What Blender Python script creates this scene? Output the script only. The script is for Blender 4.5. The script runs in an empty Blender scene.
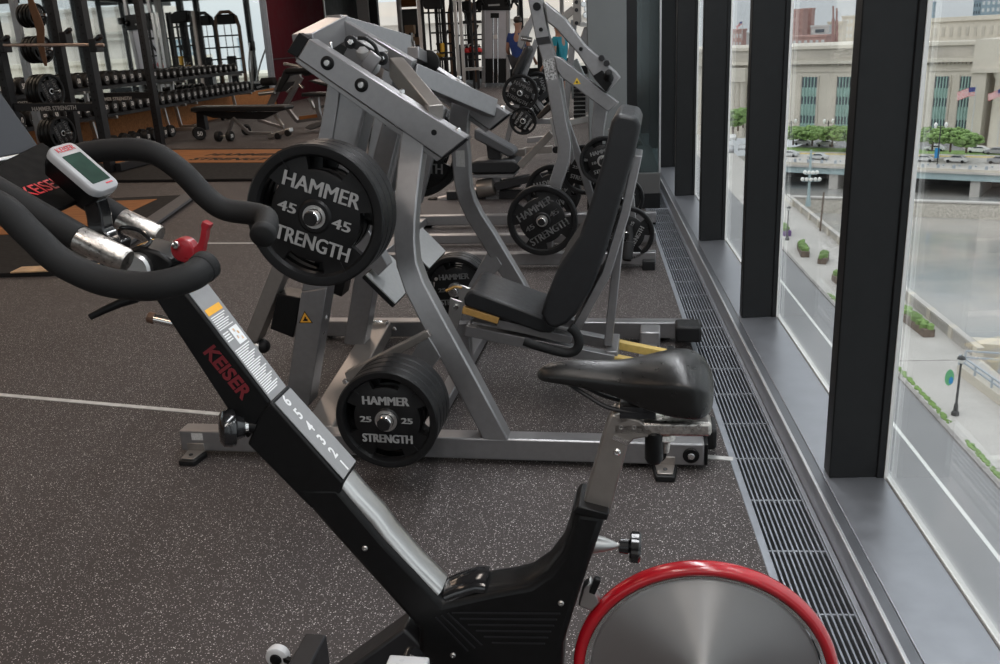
import bpy, bmesh, math, random
from mathutils import Vector as V, Matrix
random.seed(11)
SC = bpy.context.scene
COL = SC.collection
PI = math.pi
# ---------------------------------------------------------------- camera of the photograph
F = 904.0; HC = 1.45
RW = Matrix(((0.99472637, -0.01751536, -0.10105773), (0.09058076, -0.31215551, 0.94570295), (-0.04811006, -0.94986954, -0.30892276)))
def ray(px, py): return RW @ V(((px - 500) / F, (py - 332) / F, 1.0))
def ground(px, py, z=0.0):
    r = ray(px, py); p = r * ((z - HC) / r.z); p.z += HC; return p
def aty(px, py, Y):
    r = ray(px, py); p = r * (Y / r.y); p.z += HC; return p
class Plane:
    """an upright plane through O with heading yaw: s runs along it, d behind it, z up"""
    def __init__(s, O, yaw):
        a = math.radians(yaw); s.O = V(O); s.yaw = a
        s.u = V((math.cos(a), math.sin(a), 0)); s.n = V((-math.sin(a), math.cos(a), 0))
    def at(s, px, py, d=0.0):
        r = ray(px, py); c = V((0, 0, HC))
        return c + r * (((s.O - c).dot(s.n) + d) / r.dot(s.n))
    def w(s, a, d, z): return s.O + s.u * a + s.n * d + V((0, 0, z))
    def sz(s, px, py, d=0.0):
        p = s.at(px, py, d); return (p - s.O).dot(s.u), p.z
    def loc(s, p): q = p - s.O; return q.dot(s.u), q.dot(s.n), p.z
cam = bpy.data.cameras.new('camera'); cam_o = bpy.data.objects.new('camera', cam); COL.objects.link(cam_o)
cam.sensor_width = 36; cam.sensor_fit = 'HORIZONTAL'; cam.lens = F / 1000 * 36; cam.clip_end = 3000; cam.clip_start = 0.02
x_, y_, z_ = [V((RW[0][k], RW[1][k], RW[2][k])) for k in range(3)]
cam_o.matrix_world = Matrix(((x_.x, -y_.x, -z_.x, 0), (x_.y, -y_.y, -z_.y, 0), (x_.z, -y_.z, -z_.z, HC), (0, 0, 0, 1)))
SC.camera = cam_o

# ---------------------------------------------------------------- materials
MAT = {}
def mat(name, col, rough=.5, metal=0.0, var=.12, scale=60., bump=0.0, bscale=400., coat=0.0, rvar=.1, spec=.5, emit=0.0, aniso=0.0):
    m = bpy.data.materials.new(name); m.use_nodes = True; MAT[name] = m
    nt = m.node_tree; N = nt.nodes; Lk = nt.links; b = N['Principled BSDF']
    tc = N.new('ShaderNodeTexCoord'); nz = N.new('ShaderNodeTexNoise'); nz.inputs['Scale'].default_value = scale; nz.inputs['Detail'].default_value = 3
    Lk.new(tc.outputs['Object'], nz.inputs['Vector'])
    mr = N.new('ShaderNodeMapRange'); mr.inputs[1].default_value = .3; mr.inputs[2].default_value = .7; mr.inputs[3].default_value = 1 - var; mr.inputs[4].default_value = 1 + var
    Lk.new(nz.outputs['Fac'], mr.inputs[0])
    mx = N.new('ShaderNodeVectorMath'); mx.operation = 'SCALE'; mx.inputs[0].default_value = col[:3]; Lk.new(mr.outputs[0], mx.inputs['Scale'])
    Lk.new(mx.outputs[0], b.inputs['Base Color'])
    m2 = N.new('ShaderNodeMapRange'); m2.inputs[1].default_value = .3; m2.inputs[2].default_value = .7
    m2.inputs[3].default_value = max(0.02, rough * (1 - rvar)); m2.inputs[4].default_value = min(1, rough * (1 + rvar)); Lk.new(nz.outputs['Fac'], m2.inputs[0])
    Lk.new(m2.outputs[0], b.inputs['Roughness'])
    b.inputs['Metallic'].default_value = metal; b.inputs['Coat Weight'].default_value = coat; b.inputs['Coat Roughness'].default_value = .15
    b.inputs['Specular IOR Level'].default_value = spec
    if emit:
        b.inputs['Emission Color'].default_value = (*col[:3], 1); b.inputs['Emission Strength'].default_value = emit
    if aniso:
        b.inputs['Anisotropic'].default_value = aniso
        tg = N.new('ShaderNodeTangent'); tg.direction_type = 'RADIAL'; tg.axis = 'Z'; Lk.new(tg.outputs[0], b.inputs['Tangent']); b.inputs['Anisotropic Rotation'].default_value = .25
    if bump:
        n2 = N.new('ShaderNodeTexNoise'); n2.inputs['Scale'].default_value = bscale; n2.inputs['Detail'].default_value = 2; Lk.new(tc.outputs['Object'], n2.inputs['Vector'])
        bp = N.new('ShaderNodeBump'); bp.inputs['Strength'].default_value = bump; bp.inputs['Distance'].default_value = .002
        Lk.new(n2.outputs['Fac'], bp.inputs['Height']); Lk.new(bp.outputs[0], b.inputs['Normal'])
    return m
mat('silver', (.285, .28, .285), .33, .72, .05, 40)
mat('silver_warm', (.31, .285, .265), .32, .72, .05, 40)  # warm-tinted copy of silver; on the near brace it stands for orange light
mat('black_metal', (.016, .016, .018), .42, .2, .15, 30)
mat('rack_black', (.016, .016, .018), .40, .1, .15, 30, 0, 400, 0, .1, .35)
mat('black_plastic', (.006, .006, .0063), .36, 0, .15, 50, .08, 900, 0, .1, .22)
mat('gloss_black', (.010, .010, .011), .12, 0, .1, 50, 0, 400, .5)
mat('rubber', (.009, .009, .0095), .5, 0, .15, 60, .12, 700, 0, .1, .32)
mat('plate_face', (.0075, .0075, .008), .42, 0, .15, 60, .05, 700, 0, .1, .28)
mat('foam', (.014, .014, .0145), .62, 0, .1, 80, .25, 1500, 0, .1, .22)
mat('vinyl', (.014, .0145, .016), .40, 0, .1, 40, .12, 900, 0, .1, .4)
mat('saddle', (.009, .009, .009), .30, 0, .1, 60, .08, 1300, 0, .1, .45)
mat('chrome', (.75, .74, .73), .14, 1, .05, 30)
mat('steel', (.55, .54, .53), .32, 1, .03, 20, 0, 400, 0, .05)
mat('cast_steel', (.50, .47, .44), .30, 1, .3, 160, .25, 200)
mat('flywheel', (.66, .65, .645), .48, 1, .03, 8, 0, 400, 0, .05, .5, 0, .92)
mat('red_paint', (.42, .008, .016), .22, 0, .08, 30, 0, 400, .6)
mat('red_plastic', (.30, .012, .020), .3, 0, .1, 60, 0, 400, .3)
mat('red_ink', (.50, .010, .020), .5, 0, .05)
mat('dark_red_ink', (.16, .012, .018), .5, 0, .05)
mat('white_ink', (.80, .80, .80), .6, 0, .05)
mat('grey_ink', (.30, .30, .30), .6, 0, .08)
mat('decal_grey', (.27, .27, .275), .42, .1, .04)
mat('white_plastic', (.62, .62, .63), .3, 0, .03, 30, 0, 400, .2)
mat('screen', (.022, .045, .034), .6, 0, .25, 30, 0, 400, 0, .1, .04)
mat('logo_black', (.004, .0038, .0038), .6, 0, .1, 40, 0, 400, 0, .1, .05)
mat('console_shell', (.36, .36, .37), .35, 0, .03, 30)
mat('tray_grey', (.040, .042, .047), .6, 0, .06, 40, .05, 900, 0, .1, .12)
mat('yellow', (.62, .44, .13), .45, 0, .1, 60)
mat('orange_ink', (.85, .42, .04), .5, 0, .05)
mat('amber', (.42, .24, .07), .45, 0, .1, 60)
mat('amber_cap', (.10, .055, .035), .35, 0, .1, 60)
mat('pale_grey', (.40, .40, .40), .55, 0, .06, 60, .1, 700)
mat('label_white', (.55, .54, .53), .6, 0, .25, 500)
mat('label_speck', (.30, .30, .30), .6, 0, .9, 90)
mat('yellow_sign', (.75, .50, .03), .5, 0, .05)
mat('saddle_brown', (.03, .022, .018), .4, 0, .1)
mat('vinyl_grey', (.07, .072, .078), .5, 0, .08)
mat('pale_shield', (.30, .32, .32), .35, 0, .05)
mat('lime_wood', (.55, .36, .2), .5, 0, .2, 20)

# ---------------------------------------------------------------- mesh building
def world_m(o):
    m = o.matrix_basis.copy()
    while o.parent: o = o.parent; m = o.matrix_basis @ m
    return m
def smooth_pts(pts, k=6):
    out = []; P = [V(p) for p in pts]; n = len(P)
    for i in range(n - 1):
        p0 = P[max(i - 1, 0)]; p1 = P[i]; p2 = P[i + 1]; p3 = P[min(i + 2, n - 1)]
        for j in range(k):
            t = j / k
            out.append(.5 * ((2 * p1) + (p2 - p0) * t + (2 * p0 - 5 * p1 + 4 * p2 - p3) * t * t + (3 * p1 - p0 - 3 * p2 + p3) * t ** 3))
    out.append(P[-1]); return out
class MB:
    def __init__(s): s.bm = bmesh.new()
    def loft(s, rings, cap=True, closed=False):
        R = [[s.bm.verts.new(p) for p in r] for r in rings]; n = len(R[0])
        for i in range(len(R) - (0 if closed else 1)):
            A, B = R[i], R[(i + 1) % len(R)]
            for j in range(n):
                s.bm.faces.new((A[j], A[(j + 1) % n], B[(j + 1) % n], B[j]))
        if cap and not closed:
            s.bm.faces.new(R[0][::-1]); s.bm.faces.new(R[-1])
        return s
    def prism(s, poly, vec):
        P = [V(p) for p in poly]; vec = V(vec); return s.loft([P, [p + vec for p in P]])
    def box(s, c, sx, sy, sz, rot=None):
        c = V(c); rot = rot or Matrix.Identity(3)
        f = lambda a, b, d: c + rot @ V((a * sx / 2, b * sy / 2, d * sz / 2))
        return s.loft([[f(-1, -1, k), f(1, -1, k), f(1, 1, k), f(-1, 1, k)] for k in (-1, 1)])
    def bar(s, p0, p1, w, h, side=None):
        p0 = V(p0); p1 = V(p1); d = (p1 - p0).normalized()
        sd = V(side) if side is not None else d.cross(V((0, 0, 1)))
        if sd.length < 1e-4: sd = V((1, 0, 0))
        sd = (sd - d * sd.dot(d)).normalized(); up = sd.cross(d).normalized()
        q = lambda p: [p + sd * (a * w / 2) + up * (b * h / 2) for a, b in ((-1, -1), (1, -1), (1, 1), (-1, 1))]
        return s.loft([q(p0), q(p1)])
    def sweep(s, pts, wi, wd, n):
        """flat bent bar: wi wide in its plane (normal n), wd deep along n"""
        P = [V(p) for p in pts]; n = V(n).normalized(); rings = []
        W = wi if isinstance(wi, (list, tuple)) else [wi] * len(P)
        for i, p in enumerate(P):
            a = (p - P[i - 1]).normalized() if i else None; b = (P[i + 1] - p).normalized() if i < len(P) - 1 else None
            t = (a + b).normalized() if a and b else (a or b)
            k = 1 / max(.4, t.dot(b or a)); m = n.cross(t).normalized() * (W[i] / 2 * k)
            rings.append([p - m - n * wd / 2, p + m - n * wd / 2, p + m + n * wd / 2, p - m + n * wd / 2])
        return s.loft(rings)
    def tube(s, pts, r, n=14, closed=False, cap=True):
        P = [V(p) for p in pts]; N = len(P); rings = []; up = None
        for i, p in enumerate(P):
            if closed: t = (P[(i + 1) % N] - P[i - 1]).normalized()
            else: t = (P[min(i + 1, N - 1)] - P[max(i - 1, 0)]).normalized()
            if up is None:
                up = V((0, 0, 1)) if abs(t.z) < .9 else V((1, 0, 0))
            up = (up - t * up.dot(t)).normalized(); sd = t.cross(up)
            rr = r[i] if isinstance(r, (list, tuple)) else r
            rings.append([p + (up * math.cos(2 * PI * j / n) + sd * math.sin(2 * PI * j / n)) * rr for j in range(n)])
        return s.loft(rings, cap, closed)
    def lathe(s, prof, o, axis, n=32):
        """prof: (radius, height along axis)"""
        o = V(o); ax = V(axis).normalized(); a = ax.orthogonal().normalized(); b = ax.cross(a)
        return s.loft([[o + ax * h + (a * math.cos(2 * PI * j / n) + b * math.sin(2 * PI * j / n)) * max(r, 1e-4) for j in range(n)] for r, h in prof])
    def cyl(s, p0, p1, r, n=20):
        p0 = V(p0); p1 = V(p1); L = (p1 - p0).length; e = min(r * .12, L * .2)
        return s.lathe([(r - e, 0), (r, e), (r, L - e), (r - e, L)], p0, p1 - p0, n)
    def ball(s, c, r, n=14, sc=(1, 1, 1)):
        c = V(c); k = n // 2
        return s.loft([[c + V((sc[0] * r * math.sin(PI * i / k) * math.cos(2 * PI * j / n), sc[1] * r * math.sin(PI * i / k) * math.sin(2 * PI * j / n), sc[2] * r * math.cos(PI * i / k))) if 0 < i < k else c + V((1e-4 * math.cos(2 * PI * j / n), 1e-4 * math.sin(2 * PI * j / n), sc[2] * r * math.cos(PI * i / k))) for j in range(n)] for i in range(k + 1)])
    def text(s, body, size, m4, bold=0.0, ext=.0008, sx=1.0):
        cu = bpy.data.curves.new('t', 'FONT'); cu.body = body; cu.size = size; cu.align_x = 'CENTER'; cu.align_y = 'CENTER'
        cu.extrude = ext; cu.offset = bold; cu.resolution_u = 3
        ob = bpy.data.objects.new('t', cu); COL.objects.link(ob); dg = bpy.context.evaluated_depsgraph_get()
        me = bpy.data.meshes.new_from_object(ob.evaluated_get(dg)); me.transform(m4 @ Matrix.Diagonal((sx, 1, 1, 1)))
        s.bm.from_mesh(me); bpy.data.objects.remove(ob); bpy.data.curves.remove(cu); bpy.data.meshes.remove(me); return s
    def build(s, name, m, parent=None, bevel=0.0, ang=35, sub=0, keep=False):
        bm = s.bm
        if not keep: bmesh.ops.recalc_face_normals(bm, faces=bm.faces[:])
        me = bpy.data.meshes.new(name); bm.to_mesh(me); bm.free()
        if parent is not None: me.transform(world_m(parent).inverted())
        for p in me.polygons: p.use_smooth = True
        me.set_sharp_from_angle(angle=math.radians(ang))
        ms = m if isinstance(m, (list, tuple)) else [m]
        for q in ms: me.materials.append(MAT[q] if isinstance(q, str) else q)
        o = bpy.data.objects.new(name, me); COL.objects.link(o)
        if parent is not None: o.parent = parent
        if bevel:
            md = o.modifiers.new('edge', 'BEVEL'); md.width = bevel; md.segments = 2; md.limit_method = 'ANGLE'; md.angle_limit = math.radians(40)
        if sub:
            md = o.modifiers.new('round', 'SUBSURF'); md.levels = sub; md.render_levels = sub
        return o
def frame4(o, x, y):
    x = V(x).normalized(); z = x.cross(V(y)).normalized(); y = z.cross(x)
    return Matrix(((x.x, y.x, z.x, o[0]), (x.y, y.y, z.y, o[1]), (x.z, y.z, z.z, o[2]), (0, 0, 0, 1)))
def tag(o, label=None, cat=None, group=None, kind=None):
    if label: o['label'] = label
    if cat: o['category'] = cat
    if group: o['group'] = group
    if kind: o['kind'] = kind
    return o
def empty(name, loc=(0, 0, 0), rz=0.0, label=None, cat=None, group=None):
    o = bpy.data.objects.new(name, None); COL.objects.link(o); o.location = loc; o.rotation_euler = (0, 0, rz); o.empty_display_size = .05
    return tag(o, label, cat, group)
def children(o): return [c for c in COL.objects if c.parent == o]
KIDS = {}
def copy_tree(o, parent=None):
    c = o.copy(); COL.objects.link(c)
    if parent is not None: c.parent = parent
    if o.name not in KIDS: KIDS[o.name] = children(o)
    for ch in KIDS[o.name]: copy_tree(ch, c)
    return c
def struct(mb, name, m, bevel=0.0, parent=None, **k):
    o = mb.build(name, m, parent, bevel, **k)
    if parent is None: o['kind'] = 'structure'
    return o
UP = V((0, 0, 1))
# ================================================================ the room
def nodes(name):
    m = bpy.data.materials.new(name); m.use_nodes = True; MAT[name] = m; return m, m.node_tree.nodes, m.node_tree.links, m.node_tree.nodes['Principled BSDF']
# floor: dark rubber with pale flecks
m, N, L, b = nodes('rubber_floor')
tc = N.new('ShaderNodeTexCoord'); nz = N.new('ShaderNodeTexNoise'); nz.inputs['Scale'].default_value = 1.3; nz.inputs['Detail'].default_value = 4; L.new(tc.outputs['Object'], nz.inputs['Vector'])
cr = N.new('ShaderNodeValToRGB'); cr.color_ramp.elements[0].position = .3; cr.color_ramp.elements[0].color = (.045, .0375, .0365, 1); cr.color_ramp.elements[1].position = .7; cr.color_ramp.elements[1].color = (.058, .049, .0475, 1); L.new(nz.outputs['Fac'], cr.inputs[0])
prev = cr.outputs[0]
for sc_, th, colr in ((150., .20, (.62, .58, .56, 1)), (90., .135, (.72, .69, .67, 1)), (260., .26, (.40, .37, .36, 1))):
    vo = N.new('ShaderNodeTexVoronoi'); vo.inputs['Scale'].default_value = sc_; L.new(tc.outputs['Object'], vo.inputs['Vector'])
    wn = N.new('ShaderNodeTexWhiteNoise'); L.new(vo.outputs['Position'], wn.inputs['Vector'])
    c1 = N.new('ShaderNodeMath'); c1.operation = 'LESS_THAN'; c1.inputs[1].default_value = th * 1.25; L.new(vo.outputs['Distance'], c1.inputs[0])
    c2 = N.new('ShaderNodeMath'); c2.operation = 'LESS_THAN'; c2.inputs[1].default_value = .26; L.new(wn.outputs['Value'], c2.inputs[0])
    c3 = N.new('ShaderNodeMath'); c3.operation = 'MULTIPLY'; L.new(c1.outputs[0], c3.inputs[0]); L.new(c2.outputs[0], c3.inputs[1])
    mx = N.new('ShaderNodeMix'); mx.data_type = 'RGBA'; L.new(c3.outputs[0], mx.inputs[0]); L.new(prev, mx.inputs[6]); mx.inputs[7].default_value = colr; prev = mx.outputs[2]
L.new(prev, b.inputs['Base Color']); b.inputs['Roughness'].default_value = .62; b.inputs['Specular IOR Level'].default_value = .35
n2 = N.new('ShaderNodeTexNoise'); n2.inputs['Scale'].default_value = 500; L.new(tc.outputs['Object'], n2.inputs['Vector']); bp = N.new('ShaderNodeBump'); bp.inputs['Strength'].default_value = .35; bp.inputs['Distance'].default_value = .002; L.new(n2.outputs['Fac'], bp.inputs['Height']); L.new(bp.outputs[0], b.inputs['Normal'])
# glass: a thin pane, see-through with a faint reflection
m, N, L, b = nodes('glass')
N.remove(b); tr = N.new('ShaderNodeBsdfTransparent'); tr.inputs[0].default_value = (.965, .972, .972, 1); gl = N.new('ShaderNodeBsdfGlossy'); gl.inputs['Roughness'].default_value = .02
fr = N.new('ShaderNodeFresnel'); fr.inputs[0].default_value = 1.4; mx = N.new('ShaderNodeMixShader'); nzg = N.new('ShaderNodeTexNoise'); nzg.inputs['Scale'].default_value = .7
k = N.new('ShaderNodeMath'); k.operation = 'MULTIPLY'; k.inputs[1].default_value = .40; L.new(fr.outputs[0], k.inputs[0]); L.new(k.outputs[0], mx.inputs[0]); L.new(tr.outputs[0], mx.inputs[1]); L.new(gl.outputs[0], mx.inputs[2]); L.new(mx.outputs[0], N['Material Output'].inputs[0])
# tinted partition glass
m, N, L, b = nodes('dark_glass')
N.remove(b); tr = N.new('ShaderNodeBsdfTransparent'); tr.inputs[0].default_value = (.42, .50, .50, 1); gl = N.new('ShaderNodeBsdfGlossy'); gl.inputs['Roughness'].default_value = .12; gl.inputs[0].default_value = (.8, .85, .85, 1)
mx = N.new('ShaderNodeMixShader'); mx.inputs[0].default_value = .10; L.new(tr.outputs[0], mx.inputs[1]); L.new(gl.outputs[0], mx.inputs[2]); L.new(mx.outputs[0], N['Material Output'].inputs[0])
mat('mullion', (.0085, .009, .0095), .42, .15, .15, 20, 0, 400, 0, .1, .35)
mat('sill_metal', (.36, .37, .40), .34, .8, .05, 15)
mat('sill_dark', (.17, .175, .19), .36, .7, .05, 15)
mat('edge_strip', (.55, .55, .56), .35, .8, .05, 20)
mat('white_gasket', (.78, .78, .76), .5, 0, .03)
mat('grille_metal', (.36, .38, .42), .40, .6, .08, 20)
mat('pit', (.006, .006, .006), .9)
mat('column_grey', (.155, .165, .166), .55, 0, .05, 5)
mat('plinth_grey', (.085, .083, .082), .55, 0, .08, 5)
mat('ceiling_paint', (.42, .40, .38), .9, 0, .05, 3)
mat('wall_paint', (.40, .38, .36), .8, 0, .05, 3)
mat('maroon_paint', (.055, .006, .010), .8, 0, .12, 4, 0, 400, 0, .1, .1)
mat('line_paint', (.55, .54, .52), .6, 0, .15, 30)
mat('mat_grey', (.075, .075, .08), .6, 0, .1, 30)
XG = .475; XW = .683; SZ = .08; XM0 = .737; XM1 = .903; YEND = 40.; YBACK = -5.; XL = -16.; HT = 3.7
# floor with a slot for the grille
mb = MB()
mb.loft([[(XL, YBACK, z), (XG, YBACK, z), (XG, YEND, z), (XL, YEND, z)] for z in (-.25, 0)])
floor = struct(mb, 'floor', 'rubber_floor')
mb = MB(); mb.loft([[(XG, YBACK, z), (XM1 + .15, YBACK, z), (XM1 + .15, YEND, z), (XG, YEND, z)] for z in (-.25, -.12)]); struct(mb, 'trim_1', 'pit')
mb = MB(); mb.loft([[(XL, YBACK, z), (XM1 + .2, YBACK, z), (XM1 + .2, YEND, z), (XL, YEND, z)] for z in (HT, HT + .15)]); struct(mb, 'ceiling', 'ceiling_paint')
mb = MB(); mb.box(((XL + XM1) / 2, YBACK - .1, .2), XM1 - XL + .4, .2, .4); mb.box(((XL + XM1) / 2, YBACK - .1, HT - .2), XM1 - XL + .4, .2, .4)
for k in range(9): mb.box((XM1 - .1 - 2.05 * k, YBACK - .1, HT / 2), .28, .22, HT)
struct(mb, 'wall_back', 'wall_paint')
mb = MB(); mb.box(((XL + XM1) / 2, YBACK - .1, HT / 2), XM1 - XL, .01, HT - .8); struct(mb, 'window_40', 'glass')  # unseen rear glazing, added for fill light and the flywheel's reflection
# sill: riser, ledge and sloping bed up to the glass
Y0, Y1 = YBACK, 9.75
mb = MB(); mb.prism([(XW, Y0, -.12), (XW + .012, Y0, -.12), (XW + .012, Y0, SZ), (XW, Y0, SZ)], (0, YEND - Y0, 0)); struct(mb, 'trim_2', 'edge_strip', .003)
mb = MB(); mb.prism([(XW + .012, Y0, -.12), (XM0 - .012, Y0, -.12), (XM0 - .012, Y0, SZ - .004), (XW + .012, Y0, SZ - .004)], (0, YEND - Y0, 0)); struct(mb, 'trim_3', 'sill_dark', .002)
mb = MB(); mb.prism([(XM0 - .012, Y0, -.12), (XM1, Y0, -.12), (XM1, Y0, SZ + .004), (XM0 - .012, Y0, SZ - .002)], (0, YEND - Y0, 0)); struct(mb, 'trim_4', 'sill_metal', .002)
mb = MB(); mb.box((XM1 + .012, (Y0 + YEND) / 2, SZ + .004), .018, YEND - Y0, .012); struct(mb, 'trim_5', 'white_gasket', .002)
mb = MB(); mb.box((XM1 + .005, (Y0 + YEND) / 2, -.15), .03, YEND - Y0, .42); struct(mb, 'trim_6', 'mullion')
mb = MB(); mb.box((XM1, (Y0 + YEND) / 2, HT - .12), .3, YEND - Y0, .24); struct(mb, 'trim_7', 'mullion')
MY = [2.65 + 1.735 * k for k in range(-4, 22)]
MY[4] = 2.65; MY[5] = 4.352; MY[6] = 6.10; MY[7] = 7.89; MY[8] = 9.65
for i, y in enumerate(MY):
    mb = MB(); mb.box(((XM0 + XM1) / 2, y + .035, (SZ + HT - .24) / 2), XM1 - XM0, .07, HT - .24 - SZ)
    mb.box((XM1 - .012, y + .035, (SZ + HT - .24) / 2), .024, .085, HT - .24 - SZ)
    o = struct(mb, 'window_frame', 'mullion', .004)
for i in range(len(MY) - 1):
    mb = MB(); y0 = MY[i] + .07; y1 = MY[i + 1]
    mb.box((XM1 + .012, (y0 + y1) / 2, (SZ + HT - .24) / 2), .008, y1 - y0, HT - .24 - SZ); o = struct(mb, 'window_%d' % (i + 1), 'glass')
    g = MB()
    for yy in (y0 + .006, y1 - .006): g.box((XM1 + .004, yy, (SZ + HT - .24) / 2), .012, .012, HT - .24 - SZ)
    g.build('window_gasket', 'white_gasket', o)
# heating grille in the floor: bars along the wall with cross ties
mb = MB(); mb.box((XG + .012, 1.4 + 3.2 - .0, -.02), .024, 6.35 + 6.45, .044); mb.box((XW - .010, 4.6, -.02), .016, 12.8, .044); mb.box(((XG + XW) / 2, 7.765, -.02), XW - XG, .02, .04)
gr = mb.build('floor_grille', 'grille_metal', None, .002); tag(gr, 'long black linear floor grille running along the window sill', 'grille')
nb = 11; xs = [XG + .035 + (XW - .022 - XG - .035) * k / (nb - 1) for k in range(nb)]
mb = MB()
for x in xs: mb.box((x, 4.6, -.010), .0048, 12.8 - .4, .018)
y = 1.15
while y < 7.7:
    mb.box(((XG + XW) / 2, y, -.009), XW - XG - .03, .007, .010); y += .302
mb.build('grating', 'grille_metal', gr)
# low plinth with tinted glass on top, where the window bay jogs, and the concrete column behind it
pj = Plane((.60, 7.78, 0), -1.5)
mb = MB(); mb.prism([pj.w(-.62, 0, 0), pj.w(0, 0, 0), pj.w(0, 2.0, 0), pj.w(-.62, 2.0, 0)], (0, 0, .30)); struct(mb, 'wall_low', 'plinth_grey', .006)
mb = MB(); mb.prism([pj.w(-.62, -.004, 0), pj.w(.0, -.004, 0), pj.w(.0, .02, 0), pj.w(-.62, .02, 0)], (0, 0, .13)); struct(mb, 'baseboard_low', 'mullion', .003)
scg = pj.loc(pj.at(637, 100, .05))[0]
mb = MB(); mb.prism([pj.w(scg, .05, .30), pj.w(-.005, .05, .30), pj.w(-.005, .062, .30), pj.w(scg, .062, .30)], (0, 0, HT - .30)); struct(mb, 'window_30', 'dark_glass')
mb = MB(); mb.prism([pj.w(-.012, .03, .30), pj.w(.004, .03, .30), pj.w(.004, .08, .30), pj.w(-.012, .08, .30)], (0, 0, HT - .30)); struct(mb, 'trim_8', 'edge_strip', .002)
a = pj.at(627, 100, .02); bq = pj.at(588, 100, .02)
mb = MB(); sa = pj.loc(a)[0]; sb = pj.loc(bq)[0]
mb.prism([pj.w(sb, .02, .30), pj.w(sa, .02, .30), pj.w(sa, .5, .30), pj.w(sb, .5, .30)], (0, 0, HT - .30)); struct(mb, 'wall_column', 'column_grey', .01)
mb = MB(); mb.prism([pj.w(sa, .04, .30), pj.w(scg, .04, .30), pj.w(scg, .5, .30), pj.w(sa, .5, .30)], (0, 0, HT - .30)); struct(mb, 'trim_9', 'mullion')
# painted line on the floor
A = ground(-40, 391.5); B = ground(733, 459.5); A.z = B.z = .0015
mb = MB(); mb.bar(A, B, .028, .003); ln = mb.build('floor_line', 'line_paint'); tag(ln, 'thin white line running across the speckled floor under the near leg press', 'line')
ln['kind'] = 'structure'; ln.name = 'floor_line'
A = ground(150, 243.5); B = ground(300, 243.2); A.z = B.z = .0015
mb = MB(); mb.bar(A, B, .03, .003); ln = mb.build('floor_line', 'line_paint'); ln['kind'] = 'structure'
# ================================================================ the indoor cycle in front
PB = Plane((.19, 1.42, 0), -4)
bike = empty('exercise_bike', PB.w(-.45, 0, 0), PB.yaw, 'black indoor cycle with black saddle, red-rimmed steel flywheel and handlebar console, nearest thing in view', 'exercise bike')
def side(poly, d0, d1, name, m, bevel=.004, parent=bike, ang=35):
    mb = MB(); mb.prism([PB.at(x, y, d0) for x, y in poly], PB.n * (d1 - d0)); return mb.build(name, m, parent, bevel, ang)
W2 = .038
# head post: inner sleeve with the instruction decal, outer sleeve with numbers
side([(150, 292), (183, 289), (272, 405), (258, 423), (247, 440)], -W2, W2, 'handlebar_post', 'black_plastic', .005)
side([(262, 411), (270, 401), (343, 483), (337, 505), (311, 509), (247, 444)], -W2 - .003, W2 + .003, 'post_sleeve', 'black_plastic', .004)
def top_strip(p0, p1, inset, lift, name, m, parent=bike, w=None, ext=.0015):
    """flat plate on the upper face of the post between near-edge pixels p0 and p1"""
    w = w or (W2 * 2 - 2 * inset)
    a = PB.at(*p0, -W2) + PB.n * W2; b = PB.at(*p1, -W2) + PB.n * W2; t = (b - a).normalized(); nn = PB.n.cross(t).normalized()
    if nn.z < 0: nn = -nn
    mb = MB(); q = lambda p: [p + PB.n * (k * w / 2) for k in (-1, 1)]
    A = q(a + nn * lift); B = q(b + nn * lift); mb.prism([A[0], A[1], B[1], B[0]], nn * ext)
    return mb.build(name, m, parent, 0), a, b, t, nn
d1, a, b, t, nn = top_strip((185, 291.5), (271, 403.5), .004, .0005, 'decal', 'decal_grey')
tag(d1, 'grey warning decal with small print')
# printed matter on the decal: an orange heading, a picture block and lines of small print
mb = MB(); mo = MB(); mw = MB(); Ld = (b - a).length; q = lambda s_, x_: a + t * s_ + PB.n * x_ + nn * .0022
def patch(mbx, s0, s1, x0, x1): mbx.prism([q(s0, x0), q(s0, x1), q(s1, x1), q(s1, x0)], nn * .0004)
patch(mo, .045, .058, -.030, .024)
for k in range(7): patch(mw, .062 + .0042 * k, .0640 + .0042 * k, -.030, .022 - .006 * (k % 3))
patch(mw, .094, .128, -.004, .026)
for k in range(4): patch(mw, .096 + .005 * k, .0985 + .005 * k, -.030, -.010)
for (s0, x0) in ((.098, .004), (.105, .012), (.112, .002), (.117, .014)): patch(mo, s0, s0 + .006, x0, x0 + .006)
for k in range(23): patch(mw, .132 + .0042 * k, .1342 + .0042 * k, -.031, .026 - .007 * ((k * 5) % 4))
mo.build('decal_heading', 'orange_ink', d1); mw.build('decal_print', 'white_ink', d1)
d2, a, b, t, nn = top_strip((272.5, 405), (341, 481), .002, .0042, 'scale_plate', 'decal_grey')
mb = MB(); La = (b - a).length
for k, c in enumerate('654321'):
    o = a + t * (La * (.07 + .172 * k)) + nn * .0062 - PB.n * .004
    mb.text(c, .031, frame4(o, PB.n, -t), .0008, .0002)
mb.build('scale_numbers', 'white_ink', d2)
# brand name on the near side of the post
p0 = PB.at(209, 350, -W2); p1 = PB.at(245, 394, -W2); t = (p1 - p0).normalized(); o = (p0 + p1) / 2 - PB.n * .0012
mb = MB(); mb.text('KEISER', .037, frame4(o, t, PB.n.cross(t) if PB.n.cross(t).z > 0 else -PB.n.cross(t)), .0012, .0006, .98); mb.build('lettering', 'dark_red_ink', bike)
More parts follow.
